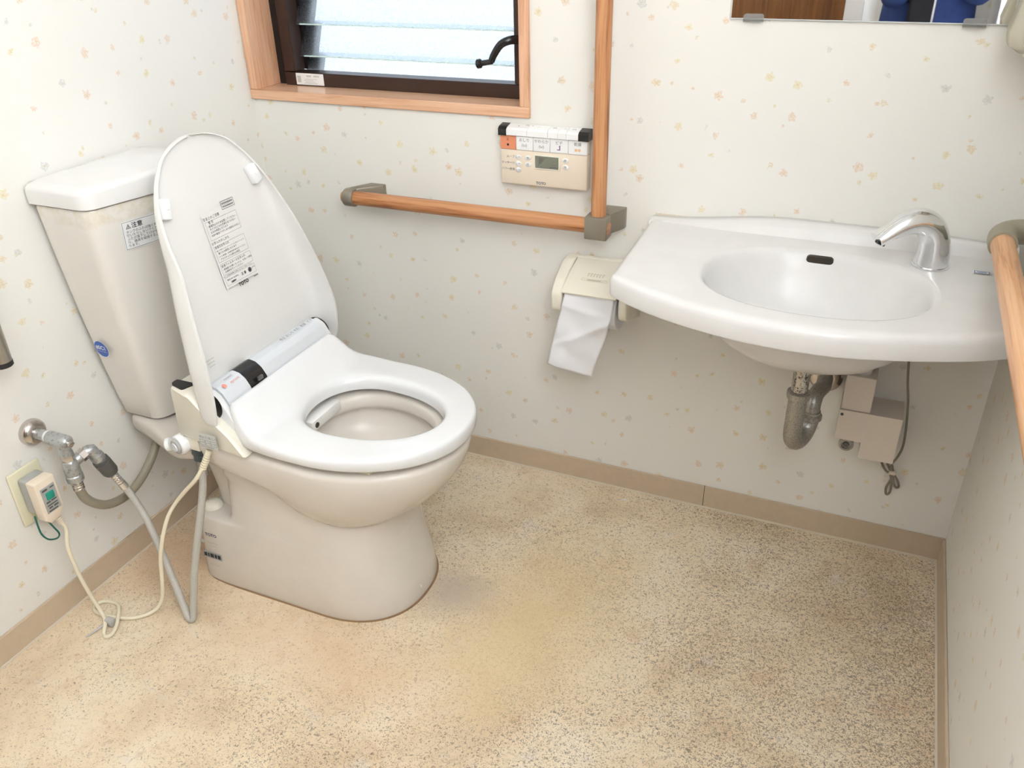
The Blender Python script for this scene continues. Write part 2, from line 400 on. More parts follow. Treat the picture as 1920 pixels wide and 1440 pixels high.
def letters(name, items, mat, parent, M):
    """items: (string, x, y, size[, align[, bold]]) laid out on the plane of matrix M; joined into one flat print"""
    bm = NB()
    for it in items:
        me = text_mesh(it[0], it[3], it[5] if len(it) > 5 else 0.0, it[4] if len(it) > 4 else 'CENTER')
        b2 = NB(); b2.from_mesh(me); bpy.data.meshes.remove(me)
        for v in b2.verts: v.co = M @ Vector((v.co.x+it[1], v.co.y+it[2], 0))
        m2 = bpy.data.meshes.new('t'); b2.to_mesh(m2); b2.free(); bm.from_mesh(m2); bpy.data.meshes.remove(m2)
    o = flat(name, bm, mat, parent)
    if len(items) > 1: o['kind'] = 'stuff'
    return o
def flat(name, bm, mat, parent):
    me = bpy.data.meshes.new(name); bm.to_mesh(me); bm.free(); me.materials.append(MAT[mat] if isinstance(mat, str) else mat)
    o = bpy.data.objects.new(name, me); link(o, parent); reg(o); return o
def plane_M(o, right, up):
    r = Vector(right).normalized(); u = Vector(up); u = (u-r*u.dot(r)).normalized(); n = r.cross(u)
    return Matrix(((r.x, u.x, n.x, o[0]), (r.y, u.y, n.y, o[1]), (r.z, u.z, n.z, o[2]), (0, 0, 0, 1)))
def rect_lines(bm, M, x0, y0, x1, y1, w, z=0):
    for a in ((x0, y0, x1, y0+w), (x0, y1-w, x1, y1), (x0, y0, x0+w, y1), (x1-w, y0, x1, y1)): quad(bm, M, *a, z)
def quad(bm, M, x0, y0, x1, y1, z=0):
    bm.faces.new([bm.verts.new(M @ Vector(p)) for p in ((x0, y0, z), (x1, y0, z), (x1, y1, z), (x0, y1, z))])
def disc(bm, M, x, y, rx, ry=None, n=20, z=0):
    ry = ry or rx
    bm.faces.new([bm.verts.new(M @ Vector((x+rx*math.cos(2*PI*j/n), y+ry*math.sin(2*PI*j/n), z))) for j in range(n)])
def lerp_tab(tab, x):
    if x <= tab[0][0]: return tab[0][1:]
    for a, b in zip(tab, tab[1:]):
        if x <= b[0]:
            t = (x-a[0])/(b[0]-a[0]); return tuple(p+(q-p)*t for p, q in zip(a[1:], b[1:]))
    return tab[-1][1:]
def sm(t): t = max(0, min(1, t)); return t*t*(3-2*t)

# ================================================================== THE ROOM
T = 0.13
bm = NB(); box(bm, (-T, D-T, -0.08), (W+T, T, 0)); struct(obj('floor', bm, 'floor', ang=0), 'mottled beige vinyl floor with dark specks')
bm = NB(); box(bm, (-T, D-T, H), (W+T, T, H+0.08)); struct(obj('ceiling', bm, 'ceiling', ang=0), 'plain white ceiling')
WX1, WZ0, WZ1 = 0.713, 0.882, 1.80      # window opening with casing
bm = NB(); box(bm, (-T, 0, 0), (W+T, T, WZ0)); box(bm, (WX1, 0, WZ0), (W+T, T, WZ1)); box(bm, (-T, 0, WZ1), (W+T, T, H)); box(bm, (-T, 0, WZ0), (0, T, WZ1))
struct(obj('wall_back', bm, 'wallpaper', ang=0, uvbox=True), 'wall with pale flowered wallpaper behind window and basin')
bm = NB(); box(bm, (-T, D, 0), (0, 0, H)); struct(obj('wall_left', bm, 'wallpaper', ang=0, uvbox=True), 'wall with pale flowered wallpaper behind the toilet tank')
bm = NB(); box(bm, (W, D, 0), (W+T, 0, H)); struct(obj('wall_right', bm, 'wallpaper', ang=0, uvbox=True), 'wall with pale flowered wallpaper beside the basin')
bm = NB(); box(bm, (-T, D-T, 0), (0.30, D, H)); box(bm, (1.22, D-T, 0), (W+T, D, H)); box(bm, (0.30, D-T, 2.0), (1.22, D, H))
struct(obj('wall_front', bm, 'wallpaper', ang=0, uvbox=True))
# door in the front wall (seen in the mirror)
dr = struct(thing('door_1', None, None, (0.76, D, 0)), 'dark brown wooden door')
bm = NB(); box(bm, (0.33, D-0.06, 0.005), (1.15, D-0.02, 1.97), 0.003); obj('door_leaf', bm, 'door', dr)
for nm, a, b in (('door_post', (0.30, D-0.10, 0), (0.33, D+0.012, 2.0)), ('door_post', (1.15, D-0.10, 0), (1.22, D+0.012, 2.0)), ('door_head', (0.33, D-0.10, 1.97), (1.15, D+0.012, 2.0))):
    bm = NB(); box(bm, a, b, 0.002); obj(nm, bm, 'doortrim', dr)
bm = NB(); turned(bm, (0.40, D-0.02, 0.98), (0, 1, 0), [(0, 0.022), (0.006, 0.022), (0.008, 0.009), (0.045, 0.009)]); tube(bm, [(0.40, D+0.022, 0.98), (0.50, D+0.024, 0.98)], 0.008); obj('door_handle', bm, 'steel', dr)
# baseboards: separate lengths butted at the seams
BH, BT = 0.060, 0.006
def baseboard(name, label, segs, caulk):
    b = struct(thing(name, None, None, segs[0][0]), label)
    for a, c in segs:
        bm = NB(); box(bm, a, c, 0.0012, 1); obj('baseboard_length', bm, 'baseboard', b)
    for (a, c), (a2, c2) in zip(segs, segs[1:]):
        m_ = 0 if name.endswith('back') else 1
        lo_, hi_ = list(a), list(c); lo_[m_], hi_[m_] = (c[0], a2[0]) if m_ == 0 else (c2[1], a[1])
        if m_ == 0: lo_[1] += 0.0012
        else: hi_[0] -= 0.0012
        bm = NB(); box(bm, lo_, hi_); obj('butt_joint', bm, 'dark', b, ang=0)
    bm = NB(); box(bm, *caulk); obj('caulk_line', bm, 'caulk', b)
g = 0.0006
baseboard('baseboard_back', 'tan vinyl baseboard under the basin wall', [((0.0, -BT, 0), (1.15-g, 0, BH)), ((1.15+g, -BT, 0), (W, 0, BH))], ((0, -BT-0.0035, 0), (W, -BT, 0.0035)))
baseboard('baseboard_left', 'tan vinyl baseboard behind the toilet', [((0, -0.606+g, 0), (BT, -BT, BH)), ((0, D, 0), (BT, -0.606-g, BH))], ((BT, D, 0), (BT+0.0035, -BT-0.0035, 0.0035)))
baseboard('baseboard_right', 'tan vinyl baseboard along the handrail wall', [((W-BT, D, 0), (W, -BT, BH))], ((W-BT-0.0035, D, 0), (W-BT, -BT-0.0035, 0.0035)))

# ------------------------------------------------------------------ window
win = struct(thing('window_1', None, None, (0.356, 0.05, WZ0)), 'louvre window with beech casing and dark bronze sash')
CW = 0.022
for nm, a, b, m in (('sill_board', (0.0, -0.008, WZ0), (WX1, 0.12, WZ0+CW), 'casing'), ('head_board', (0.0, -0.008, WZ1-CW), (WX1, 0.12, WZ1), 'casing'),
                 ('side_board', (0.001, -0.008, WZ0+CW), (CW+0.001, 0.12, WZ1-CW), 'casingz'), ('side_board', (WX1-CW, -0.008, WZ0+CW), (WX1, 0.12, WZ1-CW), 'casingz')):
    bm = NB(); box(bm, a, b, 0.0012, 1); obj(nm, bm, m, win)
sz0, sz1, sx0, sx1, sy0, sy1 = WZ0+CW, WZ1-CW, 0.0245, WX1-CW, 0.066, 0.118
bm = NB(); box(bm, (sx0, sy0+0.012, sz0), (sx0+0.026, sy1, sz1), 0.001, 1); obj('outer_frame', bm, 'sashb', win)
bm = NB(); box(bm, (sx1-0.012, sy0+0.012, sz0), (sx1, sy1, sz1), 0.001, 1); obj('outer_frame', bm, 'sashb', win)
for nm, a, b in (('sash_stile', (sx0+0.0265, sy0, sz0+0.0305), (sx0+0.057, sy1-0.01, sz1-0.0305)), ('sash_stile', (sx1-0.042, sy0, sz0+0.0305), (sx1-0.0125, sy1-0.01, sz1-0.0305)),
                 ('sash_rail', (sx0+0.0265, sy0, sz0), (sx1-0.0125, sy1-0.01, sz0+0.030)), ('sash_rail', (sx0+0.0265, sy0, sz1-0.030), (sx1-0.0125, sy1-0.01, sz1))):
    bm = NB(); box(bm, a, b, 0.0015, 1); obj(nm, bm, 'sash', win)
bm = NB(); box(bm, (sx0+0.0265, sy1-0.0095, sz0+0.0305), (sx0+0.064, sy1+0.030, sz1-0.0305)); obj('louvre_jamb', bm, 'sashb', win, ang=0)
# louvre slats of figured glass, each tilted in its clip
gx0, gx1 = sx0+0.058, sx1-0.043
zb = sz0+0.030; pitch = 0.070; ns = int((sz1-0.03-zb)/pitch)
tilt = R(24); sh = 0.082
for i in range(-1, ns):
    z = zb+0.033+pitch*i
    d = Vector((0, math.sin(tilt), math.cos(tilt)))*sh
    # bottom edge leans into the room side, top edge outwards
    p0 = Vector((0, sy0+0.026, z)); nrm = Vector((0, math.cos(tilt), -math.sin(tilt)))*0.005
    lo = 0.0
    if p0.z < zb: lo = (zb-p0.z)/d.z
    a = p0+d*lo; b = p0+d
    bm = NB(); q = [a, b, b+nrm, a+nrm]
    loft(bm, [[Vector((gx0+0.001, v.y, v.z)) for v in q], [Vector((gx1-0.001, v.y, v.z)) for v in q]])
    sl = obj('louvre_slat', bm, 'glass', win, ang=0)
    if lo == 0:
        bm = NB(); e = p0-nrm*0.15
        box(bm, (gx0+0.012, e.y-0.0012, e.z-0.0015), (gx1-0.001, e.y+0.0045, e.z+0.0012)); obj('slat_edge', bm, 'glassedge', sl, ang=0)
    # dark metal clip that carries the slat end
    bm = NB(); c0 = p0+nrm*1.5+d*(lo if lo else 0.02); c1 = p0+nrm*1.5+d*0.98
    w = Vector((0, 0.014, -0.004))
    loft(bm, [[Vector((x, v.y, v.z)) for v in (c0, c1, c1+w, c0+w)] for x in (gx0-0.002, gx0+0.036)])
    obj('slat_clip', bm, 'speck', win, ang=0)
# crank handle
ch = obj('crank_handle', (lambda bm: (tube(bm, [(0.672, 0.062, 1.026), (0.672, 0.020, 1.030), (0.664, 0.006, 1.030), (0.648, 0.0, 1.022), (0.634, -0.002, 1.003), (0.628, -0.003, 0.990)], lambda t: 0.0095-0.0025*t, 10, 5), tube(bm, [(0.630, -0.003, 0.990), (0.603, -0.004, 0.985)], 0.0058, 10), turned(bm, (0.607, -0.004, 0.9857), (-1, 0, -0.15), [(0, 0.006), (0.003, 0.0095), (0.010, 0.0095), (0.012, 0.007)], 14), bm)[-1])(NB()), 'black', win)
M = plane_M((0.0825, sy0-0.0006, sz0+0.0025), (1, 0, 0), (0, 0, 1))
bm = NB(); quad(bm, M, 0, 0, 0.078, 0.026); st = flat('sash_sticker', bm, 'paper', win)
bm = NB(); M2 = plane_M((0.0825, sy0-0.001, sz0+0.0025), (1, 0, 0), (0, 0, 1))
for i in range(4): quad(bm, M2, 0.022+0.004*(i % 2), 0.003+i*0.0032, 0.060-0.006*(i % 3), 0.0042+i*0.0032)
quad(bm, M2, 0.004, 0.005, 0.014, 0.020); quad(bm, M2, 0.030, 0.018, 0.044, 0.022); quad(bm, M2, 0.050, 0.018, 0.066, 0.022)
flat('sticker_print', bm, 'inkfaint', st)

# ------------------------------------------------------------------ fill panel added on the ceiling out of view, made large to soften shadows
lp = thing('ceiling_fill', 'square white ceiling panel added for fill light', 'fill light', (0.80, -1.0, H))
bm = NB(); box(bm, (0.45, -1.35, H-0.05), (1.15, -0.65, H-0.001), 0.008); obj('fill_frame', bm, 'white', lp)
bm = NB(); box(bm, (0.47, -1.33, H-0.062), (1.13, -0.67, H-0.051), 0.004); obj('diffuser', bm, 'emit', lp)

# ================================================================== TOILET
to = thing('toilet', 'ivory porcelain toilet with tapering tank standing against the wall', 'toilet', (0.40, YC, 0))
bm = NB()
ped = [(0.0, 0.185, 0.671, 0.1455), (0.006, 0.185, 0.673, 0.147), (0.05, 0.188, 0.668, 0.1458), (0.10, 0.192, 0.655, 0.143), (0.140, 0.195, 0.647, 0.1405), (0.154, 0.198, 0.645, 0.1397), (0.162, 0.204, 0.644, 0.1392), (0.1665, 0.216, 0.6435, 0.1388), (0.168, 0.245, 0.643, 0.1386), (0.170, 0.272, 0.643, 0.1384), (0.176, 0.284, 0.6425, 0.138), (0.19, 0.288, 0.641, 0.137), (0.22, 0.290, 0.640, 0.1355), (0.25, 0.293, 0.645, 0.1345), (0.268, 0.296, 0.60, 0.1355), (0.280, 0.298, 0.52, 0.137), (0.300, 0.300, 0.43, 0.139), (0.326, 0.305, 0.42, 0.14)]
loft(bm, [egg(xr, xf, hw, min(0.50, xf-0.03), 11, 2.35, 88, z=z) for z, xr, xf, hw in ped], True, False)
loft(bm, [egg(xr, 0.36, hw, 0.28, 3.5, 4, 40, z=z) for z, xr, hw in ((0.12, 0.205, 0.085), (0.20, 0.208, 0.088), (0.28, 0.200, 0.098), (0.33, 0.18, 0.11))])
# bowl: outside up to the rim, over it, and down inside
bo = [(0.215, 0.44, 0.63, 0.105, 2.6), (0.235, 0.425, 0.665, 0.130, 2.6), (0.255, 0.412, 0.690, 0.146, 2.7), (0.28, 0.400, 0.720, 0.159, 2.9), (0.305, 0.380, 0.742, 0.1680, 3.4), (0.322, 0.340, 0.754, 0.1725, 4.2), (0.331, 0.285, 0.760, 0.1745, 5.5), (0.338, 0.245, 0.764, 0.1762, 7), (0.350, 0.240, 0.770, 0.1785, 8), (0.365, 0.24, 0.775, 0.181, 8), (0.383, 0.24, 0.779, 0.1825, 8), (0.390, 0.241, 0.777, 0.1805, 8), (0.394, 0.246, 0.771, 0.1745, 8), (0.395, 0.26, 0.755, 0.160, 8)]
def bowl_ring(z, xr, xf, hw, nr):
    ps = egg(xr, xf, hw, 0.545, nr, 2.05, 80, z=z)
    for p in ps: p.y = YC+(p.y-YC)*(1-0.07*sm((0.50-p.x)/0.24))
    return ps
rings = [bowl_ring(*q) for q in bo]
inn = [(0.394, 0.452, 0.712, 0.116), (0.390, 0.458, 0.706, 0.111), (0.372, 0.460, 0.704, 0.109), (0.362, 0.457, 0.708, 0.112), (0.358, 0.450, 0.716, 0.120), (0.345, 0.446, 0.718, 0.122), (0.325, 0.450, 0.710, 0.116), (0.306, 0.468, 0.688, 0.100), (0.294, 0.495, 0.655, 0.078), (0.289, 0.530, 0.615, 0.045), (0.2875, 0.555, 0.585, 0.018)]
rings += [egg(xr, xf, hw, 0.565, 2.2, 2.1, 80, z=z) for z, xr, xf, hw in inn]
loft(bm, rings, False, True)
# deck behind the bowl running back under the tank
def deck_ring(x, hw, z0, z1, r=0.014):
    pts = round_poly([(-hw, z0), (hw, z0), (hw, z1), (-hw, z1)], [0.022, 0.022, r, r], 5)
    return [Vector((x, YC+p[0], p[1])) for p in pts]
loft(bm, [deck_ring(*a) for a in ((0.026, 0.080, 0.308, 0.340), (0.034, 0.088, 0.300, 0.3435), (0.08, 0.098, 0.296, 0.3435), (0.13, 0.118, 0.298, 0.3435), (0.18, 0.140, 0.303, 0.346), (0.215, 0.154, 0.312, 0.362), (0.25, 0.162, 0.326, 0.386), (0.29, 0.160, 0.335, 0.390))])
bowl = obj('bowl', bm, 'ceramic', to, 50)
bm = NB(); turned(bm, (0.222, YC-0.098, 0.165), (0, 0, 1), [(0, 0.020), (0.004, 0.020), (0.010, 0.0175), (0.014, 0.011), (0.0155, 0.001)], 24); obj('bolt_cap', bm, 'holder', bowl)
bm = NB(); turned(bm, (0.222, YC+0.098, 0.165), (0, 0, 1), [(0, 0.020), (0.004, 0.020), (0.010, 0.0175), (0.014, 0.011), (0.0155, 0.001)], 24); obj('bolt_cap', bm, 'holder', bowl)
bm = NB(); turned(bm, (0.6655, -0.530, 0.026), Vector((1, -0.30, 0.06)), [(-0.004, 0.009), (0.001, 0.009), (0.003, 0.0075), (0.0035, 0.001)], 20); obj('screw_cap', bm, 'holder', bowl)
# brown sealant line on the floor
bm = NB(); loft(bm, [egg(0.184, 0.6755, 0.1492, 0.50, 9, 2.35, 90, z=0.0), egg(0.184, 0.6755, 0.1492, 0.50, 9, 2.35, 90, z=0.0016)]); obj('sealant_line', bm, pm('sealant_brown', srgb(150, 118, 84), 0.7), to)
M = plane_M((0.231, YC-0.1434, 0.10), (1, 0.0, 0), (0, 0.055, 1))
letters('maker_print', [('TOTO', 0.011, 0.0265, 0.0105, 'CENTER', 0.0003)], 'blueink', bowl, M @ Matrix.Translation((0, 0, 0.0016)))
bm = NB(); Mp = M @ Matrix.Translation((0, 0, 0.0012)); quad(bm, Mp, -0.020, -0.037, 0.030, -0.020); flat('spec_plate', bm, 'grey', bowl)
bm = NB(); Ms = M @ Matrix.Translation((0, 0, 0.0018))
for x_, w_ in ((-0.017, 0.008), (-0.007, 0.004), (-0.001, 0.010), (0.011, 0.006), (0.019, 0.008)): quad(bm, Ms, x_, -0.0335, x_+w_, -0.0235)
o_ = flat('spec_print', bm, 'ink', bowl); o_['kind'] = 'stuff'
bm = NB(); quad(bm, Ms, -0.004, 0.0045, 0.026, 0.0075); quad(bm, Ms, 0.004, -0.002, 0.022, -0.0005); quad(bm, Ms, -0.006, -0.053, 0.022, -0.051); disc(bm, Ms, -0.014, 0.006, 0.0050); o_ = flat('faint_print', bm, 'inkfaint', bowl); o_['kind'] = 'stuff'

# ---- tank
def tank_ring(hw, xr, xc, xf, z, rc=0.030):
    pts = round_poly([(xr, -hw), (xc, -hw), (xf, 0), (xc, hw), (xr, hw)], [0.012, rc, 0.16, rc, 0.012], 8)
    return [Vector((p[0], YC+p[1], z)) for p in pts]
TT = [(0.345, 0.079, 0.107, 0.130), (0.350, 0.086, 0.113, 0.137), (0.40, 0.095, 0.119, 0.145), (0.48, 0.108, 0.126, 0.155), (0.58, 0.1225, 0.132, 0.163), (0.66, 0.132, 0.137, 0.170), (0.72, 0.139, 0.140, 0.175), (0.78, 0.145, 0.143, 0.179), (0.813, 0.1475, 0.145, 0.181), (0.817, 0.146, 0.1435, 0.1795)]
bm = NB(); loft(bm, [tank_ring(hw, 0.014, xc, xf, z) for z, hw, xc, xf in TT]); tank = obj('tank', bm, 'tankc', to, 45)
bm = NB()
def lid_z(p, base):
    dy = (p.y-YC)/0.153; return base+0.016*max(0, 1-dy*dy)*(1-0.65*sm((p.x-0.06)/0.12))
outl = tank_ring(0.153, 0.004, 0.150, 0.188, 0.0, 0.030)
cen = Vector((0.08, YC, 0))
def scaled(s, off=0): return [cen+(p-cen)*s for p in outl]
rings = [[Vector((p.x, p.y, 0.8195)) for p in scaled(0.975)], [Vector((p.x, p.y, 0.8215)) for p in scaled(1.0)]]
for s, dz in ((1.0, 0.0), (0.988, 0.0052), (0.96, 0.0080), (0.85, 0.0092), (0.6, 0.0098), (0.3, 0.010), (0.02, 0.010)):
    rings.append([Vector((p.x, p.y, lid_z(p, 0.8445)+dz*1.0)) for p in scaled(s)])
loft(bm, rings); obj('tank_lid', bm, ceramic('tank_lid_porcelain', srgb(236, 234, 230)), to, 40)
# blue colour sticker on the near side, caution label on the front
sM = plane_M((0.048, YC-0.1155-0.0045, 0.521), (1, -0.05, 0), (0, -0.115, 1))
bm = NB(); disc(bm, sM, 0, 0, 0.0195, 0.0195, 32, 0.0012); stk = flat('round_sticker', bm, 'paper', tank)
bm = NB(); disc(bm, sM, 0, 0, 0.0182, 0.0182, 32, 0.0016); flat('sticker_face', bm, 'bluesticker', stk)
letters('sticker_print', [('#SC1', 0, 0.003, 0.0125, 'CENTER', 0.0003), ('パステルアイボリー', 0, -0.0055, 0.0038)], 'paper', stk, sM @ Matrix.Translation((0, 0, 0.0020)))
lM = plane_M((0.1615, -0.5585, 0.757), (0.24, 1, 0), (0.075, 0, 1)) @ Matrix.Translation((0, 0, 0.0045))
bm = NB(); quad(bm, lM, -0.043, -0.0275, 0.043, 0.0275); lb = flat('caution_label', bm, 'paper', tank)
bm = NB(); rect_lines(bm, lM, -0.041, -0.0258, 0.041, 0.0258, 0.0006, 0.0004)
flat('label_border', bm, 'ink', lb)
L3 = [Vector((-0.0345, 0.0125, 0.0004)), Vector((-0.0245, 0.0125, 0.0004)), Vector((-0.0295, 0.0215, 0.0004))]
bm = NB(); bm.faces.new([bm.verts.new(lM @ p) for p in L3]); c3 = sum(L3, Vector())/3; tri = flat('warning_triangle', bm, 'ink', lb)
bm = NB(); bm.faces.new([bm.verts.new(lM @ (c3+(p-c3)*0.70+Vector((0, 0, 0.0002)))) for p in L3]); bm2 = flat('triangle_field', bm, 'labelsilver', lb)
bm = NB(); quad(bm, lM, c3.x-0.00045, c3.y-0.0006, c3.x+0.00045, c3.y+0.0028, 0.0008); quad(bm, lM, c3.x-0.00045, c3.y-0.0019, c3.x+0.00045, c3.y-0.0011, 0.0008); o_ = flat('exclamation_mark', bm, 'ink', lb); o_['kind'] = 'stuff'
letters('label_print', [('注意', -0.012, 0.0165, 0.0115, 'CENTER', 0.00015)]+[(s, -0.036, 0.0062-0.0066*i, 0.0063, 'LEFT') for i, s in enumerate(('タンクのふたは強く押したり', '引いたりしないでください。', 'ふたが落下してけがをした', 'り、器具を破損することがあ', 'ります。'))], 'ink', lb, lM @ Matrix.Translation((0, 0, 0.0007)))

# ================================================================== BIDET SEAT on the bowl
bs = thing('bidet_seat', 'electric bidet seat with raised lid and silver control cylinder on the toilet bowl', 'bidet seat', (0.34, YC, 0.396))
prof = round_poly([(0.258, 0.400), (0.262, 0.508), (0.322, 0.510), (0.344, 0.487), (0.401, 0.437), (0.432, 0.3975)], [0.006, 0.014, 0.016, 0.05, 0.05, 0.003], 6)
bm = NB()
secs = [(-0.190, 0.006, 0.0), (-0.187, 0.002, 0.0), (-0.180, 0.0, 0.0), (-0.168, 0.0, 0.0)]
def body_ring(dy, ins):
    out = []
    for p in prof:
        x, z = p; cx, cz = 0.32, 0.44
        x = cx+(x-cx)*(1-ins*8); z = cz+(z-cz)*(1-ins*8)
        yy = dy
        if x < 0.30: yy = dy*(1-0.10*sm((0.31-x)/0.05))      # rear corners pulled in
        out.append(Vector((x, YC+yy, max(z, 0.3965))))
    return out
loft(bm, [body_ring(-0.1905, 0.006), body_ring(-0.188, 0.0015), body_ring(-0.184, 0), body_ring(-0.160, 0), body_ring(0.160, 0), body_ring(0.184, 0), body_ring(0.188, 0.0015), body_ring(0.1905, 0.006)])
base = obj('base_unit', bm, 'ivory', bs, 40)
# dark pad on the rear top corner
for sgn in (-1, 1):
    bm = NB(); pp = round_poly([(0.264, -0.150), (0.264, -0.167), (0.300, -0.178), (0.309, -0.150)], [0.004, 0.012, 0.006, 0.004], 5)
    prism(bm, pp, lambda p: Vector((p[0], YC-sgn*p[1]*-1, 0.5075)), lambda p: Vector((p[0], YC-sgn*p[1]*-1, 0.5112))); obj('sensor_pad', bm, 'matblack', base, 30)
# instruction decal on each side of the base unit
for sgn in (-1, 1):
    dM = plane_M((0.3475, YC+sgn*0.1884, 0.4165), (-sgn, 0, 0), (0, 0, 1)) @ Matrix.Translation((0, 0, 0.0014))
    bm = NB(); quad(bm, dM, -0.021, -0.0155, 0.021, 0.0155); dd = flat('operation_decal', bm, 'labelsilver', base)
    bm = NB(); dM2 = dM @ Matrix.Translation((0, 0, 0.0004))
    for i in range(3): rect_lines(bm, dM2, -0.019+i*0.013, -0.010, -0.007+i*0.013, 0.002, 0.0006)
    quad(bm, dM2, -0.019, -0.0135, 0.012, -0.0125); flat('decal_lines', bm, 'inkgrey', dd)
    letters('decal_print', [(s, -0.0125+i*0.013, 0.0075, 0.0062) for i, s in enumerate(('停止', 'ビデ', 'おしり'))]+[('入/切', -0.0130+i*0.013, -0.004, 0.0040) for i in range(3)], 'inkgrey', dd, dM2)
# seat ring
NS = 112
SC = Vector((0.560, 0.0))
rear_pts = [(0.545, 0.1885), (0.50, 0.1882), (0.465, 0.1862), (0.440, 0.1830), (0.420, 0.1785), (0.404, 0.1725), (0.392, 0.1665), (0.3855, 0.1590)]
seat_poly = [Vector((0.545+0.2465*math.cos(a)**(2/2.05), 0.1885*math.sin(a)**(2/2.05))) for a in [PI/2*i/40 for i in range(41)]]+[Vector(p) for p in rear_pts[1:]]
seat_poly += [Vector((p.x, -p.y)) for p in reversed(seat_poly)]
def cast(poly, c, t):
    d = Vector((math.cos(t), math.sin(t))); best = None
    for i in range(len(poly)):
        a = poly[i-1]; b = poly[i]; e = b-a; den = d.x*e.y-d.y*e.x
        if abs(den) < 1e-12: continue
        w = a-c; s_ = (w.x*e.y-w.y*e.x)/den; q = (w.x*d.y-w.y*d.x)/den
        if s_ > 0 and -1e-4 <= q <= 1+1e-4 and (best is None or s_ < best): best = s_
    return c+d*best
seat_ang = sorted(set([2*PI*i/120 for i in range(120)]+[math.atan2(y*sg, x-SC.x) % (2*PI) for x, y in rear_pts for sg in (1, -1)]))
NS = len(seat_ang)
def seat_outer(t): return cast(seat_poly, SC, t)
def seat_inner(t):
    c, s = math.cos(t), math.sin(t); a = 0.1715 if c >= 0 else 0.106; b = 0.104; n_ = 2.1
    q = ((abs(c)/a)**n_+(abs(s)/b)**n_)**(-1/n_)
    return SC+Vector((c, s))*q
def seat_z(x, dy):
    back = sm((0.462-x)/0.078)*(1-0.85*sm((abs(dy)-0.158)/0.030))
    crown = -0.006*(dy/0.19)**2
    return 0.4405+0.050*back+crown*(1-back)*sm((x-0.44)/0.1)
rings = []
SB = 0.4110
for w, mode in ((0.0, 'b'), (0.0, 'm'), (0.018, 'i1'), (0.055, 'i2'), (0.12, 'i3'), (0.20, 't'), (0.34, 't'), (0.48, 't'), (0.60, 't'), (0.70, 't'), (0.80, 't'), (0.90, 't'), (0.955, 'o1'), (0.985, 'o2'), (1.0, 'o3'), (0.988, 'o4'), (0.965, 'o5'), (0.90, 'b')):
    ring = []
    for j in range(NS):
        t = seat_ang[j]; i_, o_ = seat_inner(t), seat_outer(t); p = i_.lerp(o_, w)
        zt = seat_z(p.x, p.y); zi = seat_z(i_.x, i_.y)
        h = zt-SB
        z = {'b': SB, 'm': SB+0.010, 'i1': SB+(zi-SB)*0.60, 'i2': SB+(zi-SB)*0.82, 'i3': SB+(zi-SB)*0.945, 't': zt, 'o1': zt-0.0012, 'o2': zt-0.0045, 'o3': SB+h*0.66, 'o4': SB+0.004, 'o5': SB+0.001}[mode]
        ring.append(Vector((p.x, YC+p.y, z)))
    rings.append(ring)
bm = NB(); loft(bm, rings+[rings[0]], False, False); seat = obj('seat', bm, 'seat', bs, 60)
for x, y in ((0.650, -0.141), (0.650, 0.141), (0.49, -0.156), (0.49, 0.156)):
    bm = NB(); box(bm, (x-0.018, YC+y-0.007, 0.395), (x+0.018, YC+y+0.007, 0.4118), 0.003); obj('seat_bumper', bm, 'plate', seat)
# hinge shoulders at the ends of the control cylinder
for sgn in (-1, 1):
    pr = round_poly([(0.352, 0.43), (0.334, 0.49), (0.350, 0.517), (0.372, 0.505), (0.402, 0.455), (0.402, 0.43)], [0.004, 0.018, 0.014, 0.02, 0.006, 0.003], 5)
    bm = NB(); y0, y1 = (YC+sgn*0.157, YC+sgn*0.170)
    prism(bm, pr, lambda p: Vector((p[0], y0, p[1])), lambda p: Vector((p[0], y1, p[1])), inset=0.002); obj('hinge_shoulder', bm, 'seat', seat, 40)
    bm = NB(); turned(bm, (0.352, YC+sgn*0.1702, 0.484), (0, sgn, 0), [(0, 0.0285), (0.0022, 0.0285)], 28); obj('hinge_gap', bm, 'black', seat)
# control cylinder
cyl = [(0.347-0.020, 0.470), (0.327, 0.495), (0.333, 0.510), (0.347, 0.5175), (0.363, 0.5145), (0.375, 0.505), (0.384, 0.490), (0.390, 0.468), (0.390, 0.45), (0.33, 0.45)]
cylp = round_poly(cyl, [0.004, 0.01, 0.01, 0.012, 0.012, 0.012, 0.012, 0.004, 0.002, 0.002], 4)
def cylseg(name, y0, y1, mat, k_=1.0):
    bm = NB(); c = Vector((0.358, 0.48)); pp = [c+(Vector(p)-c)*k_ for p in cylp]
    prism(bm, pp, lambda p: Vector((p[0], YC+y0, p[1])), lambda p: Vector((p[0], YC+y1, p[1]))); return obj(name, bm, mat, base, 35)
c1 = cylseg('control_cylinder', -0.156, -0.0925, 'silver'); c2 = cylseg('control_cylinder', -0.0445, 0.156, 'silver'); wn = cylseg('sensor_window', -0.0922, -0.0448, 'black', 1.012)
bm = NB(); box(bm, (0.3855, YC-0.074, 0.492), (0.3900, YC-0.060, 0.5005), 0.001); obj('sensor_lens', bm, 'dgrey', wn)
tM = plane_M((0.3560, YC+0.03, 0.5168), (0, 1, 0), (-1, 0, 0.32)) @ Matrix.Translation((0, 0, 0.0016))
letters('function_marks', [(s, 0.02+i*0.023, 0.0, 0.0080) for i, s in enumerate(('停止', 'おしり', 'やわ', '乾燥', 'ビデ'))], 'inkgrey', c2, tM)
tM1 = plane_M((0.3640, YC-0.124, 0.5140), (0, 1, 0), (-1, 0, 0.55)) @ Matrix.Translation((0, 0, 0.0016))
letters('brand_print', [('WASHLET', 0.004, 0.006, 0.0052)], 'inkgrey', c1, tM1)
letters('brand_print', [('apricot', 0.010, -0.005, 0.0085)], 'redink', c1, tM1)
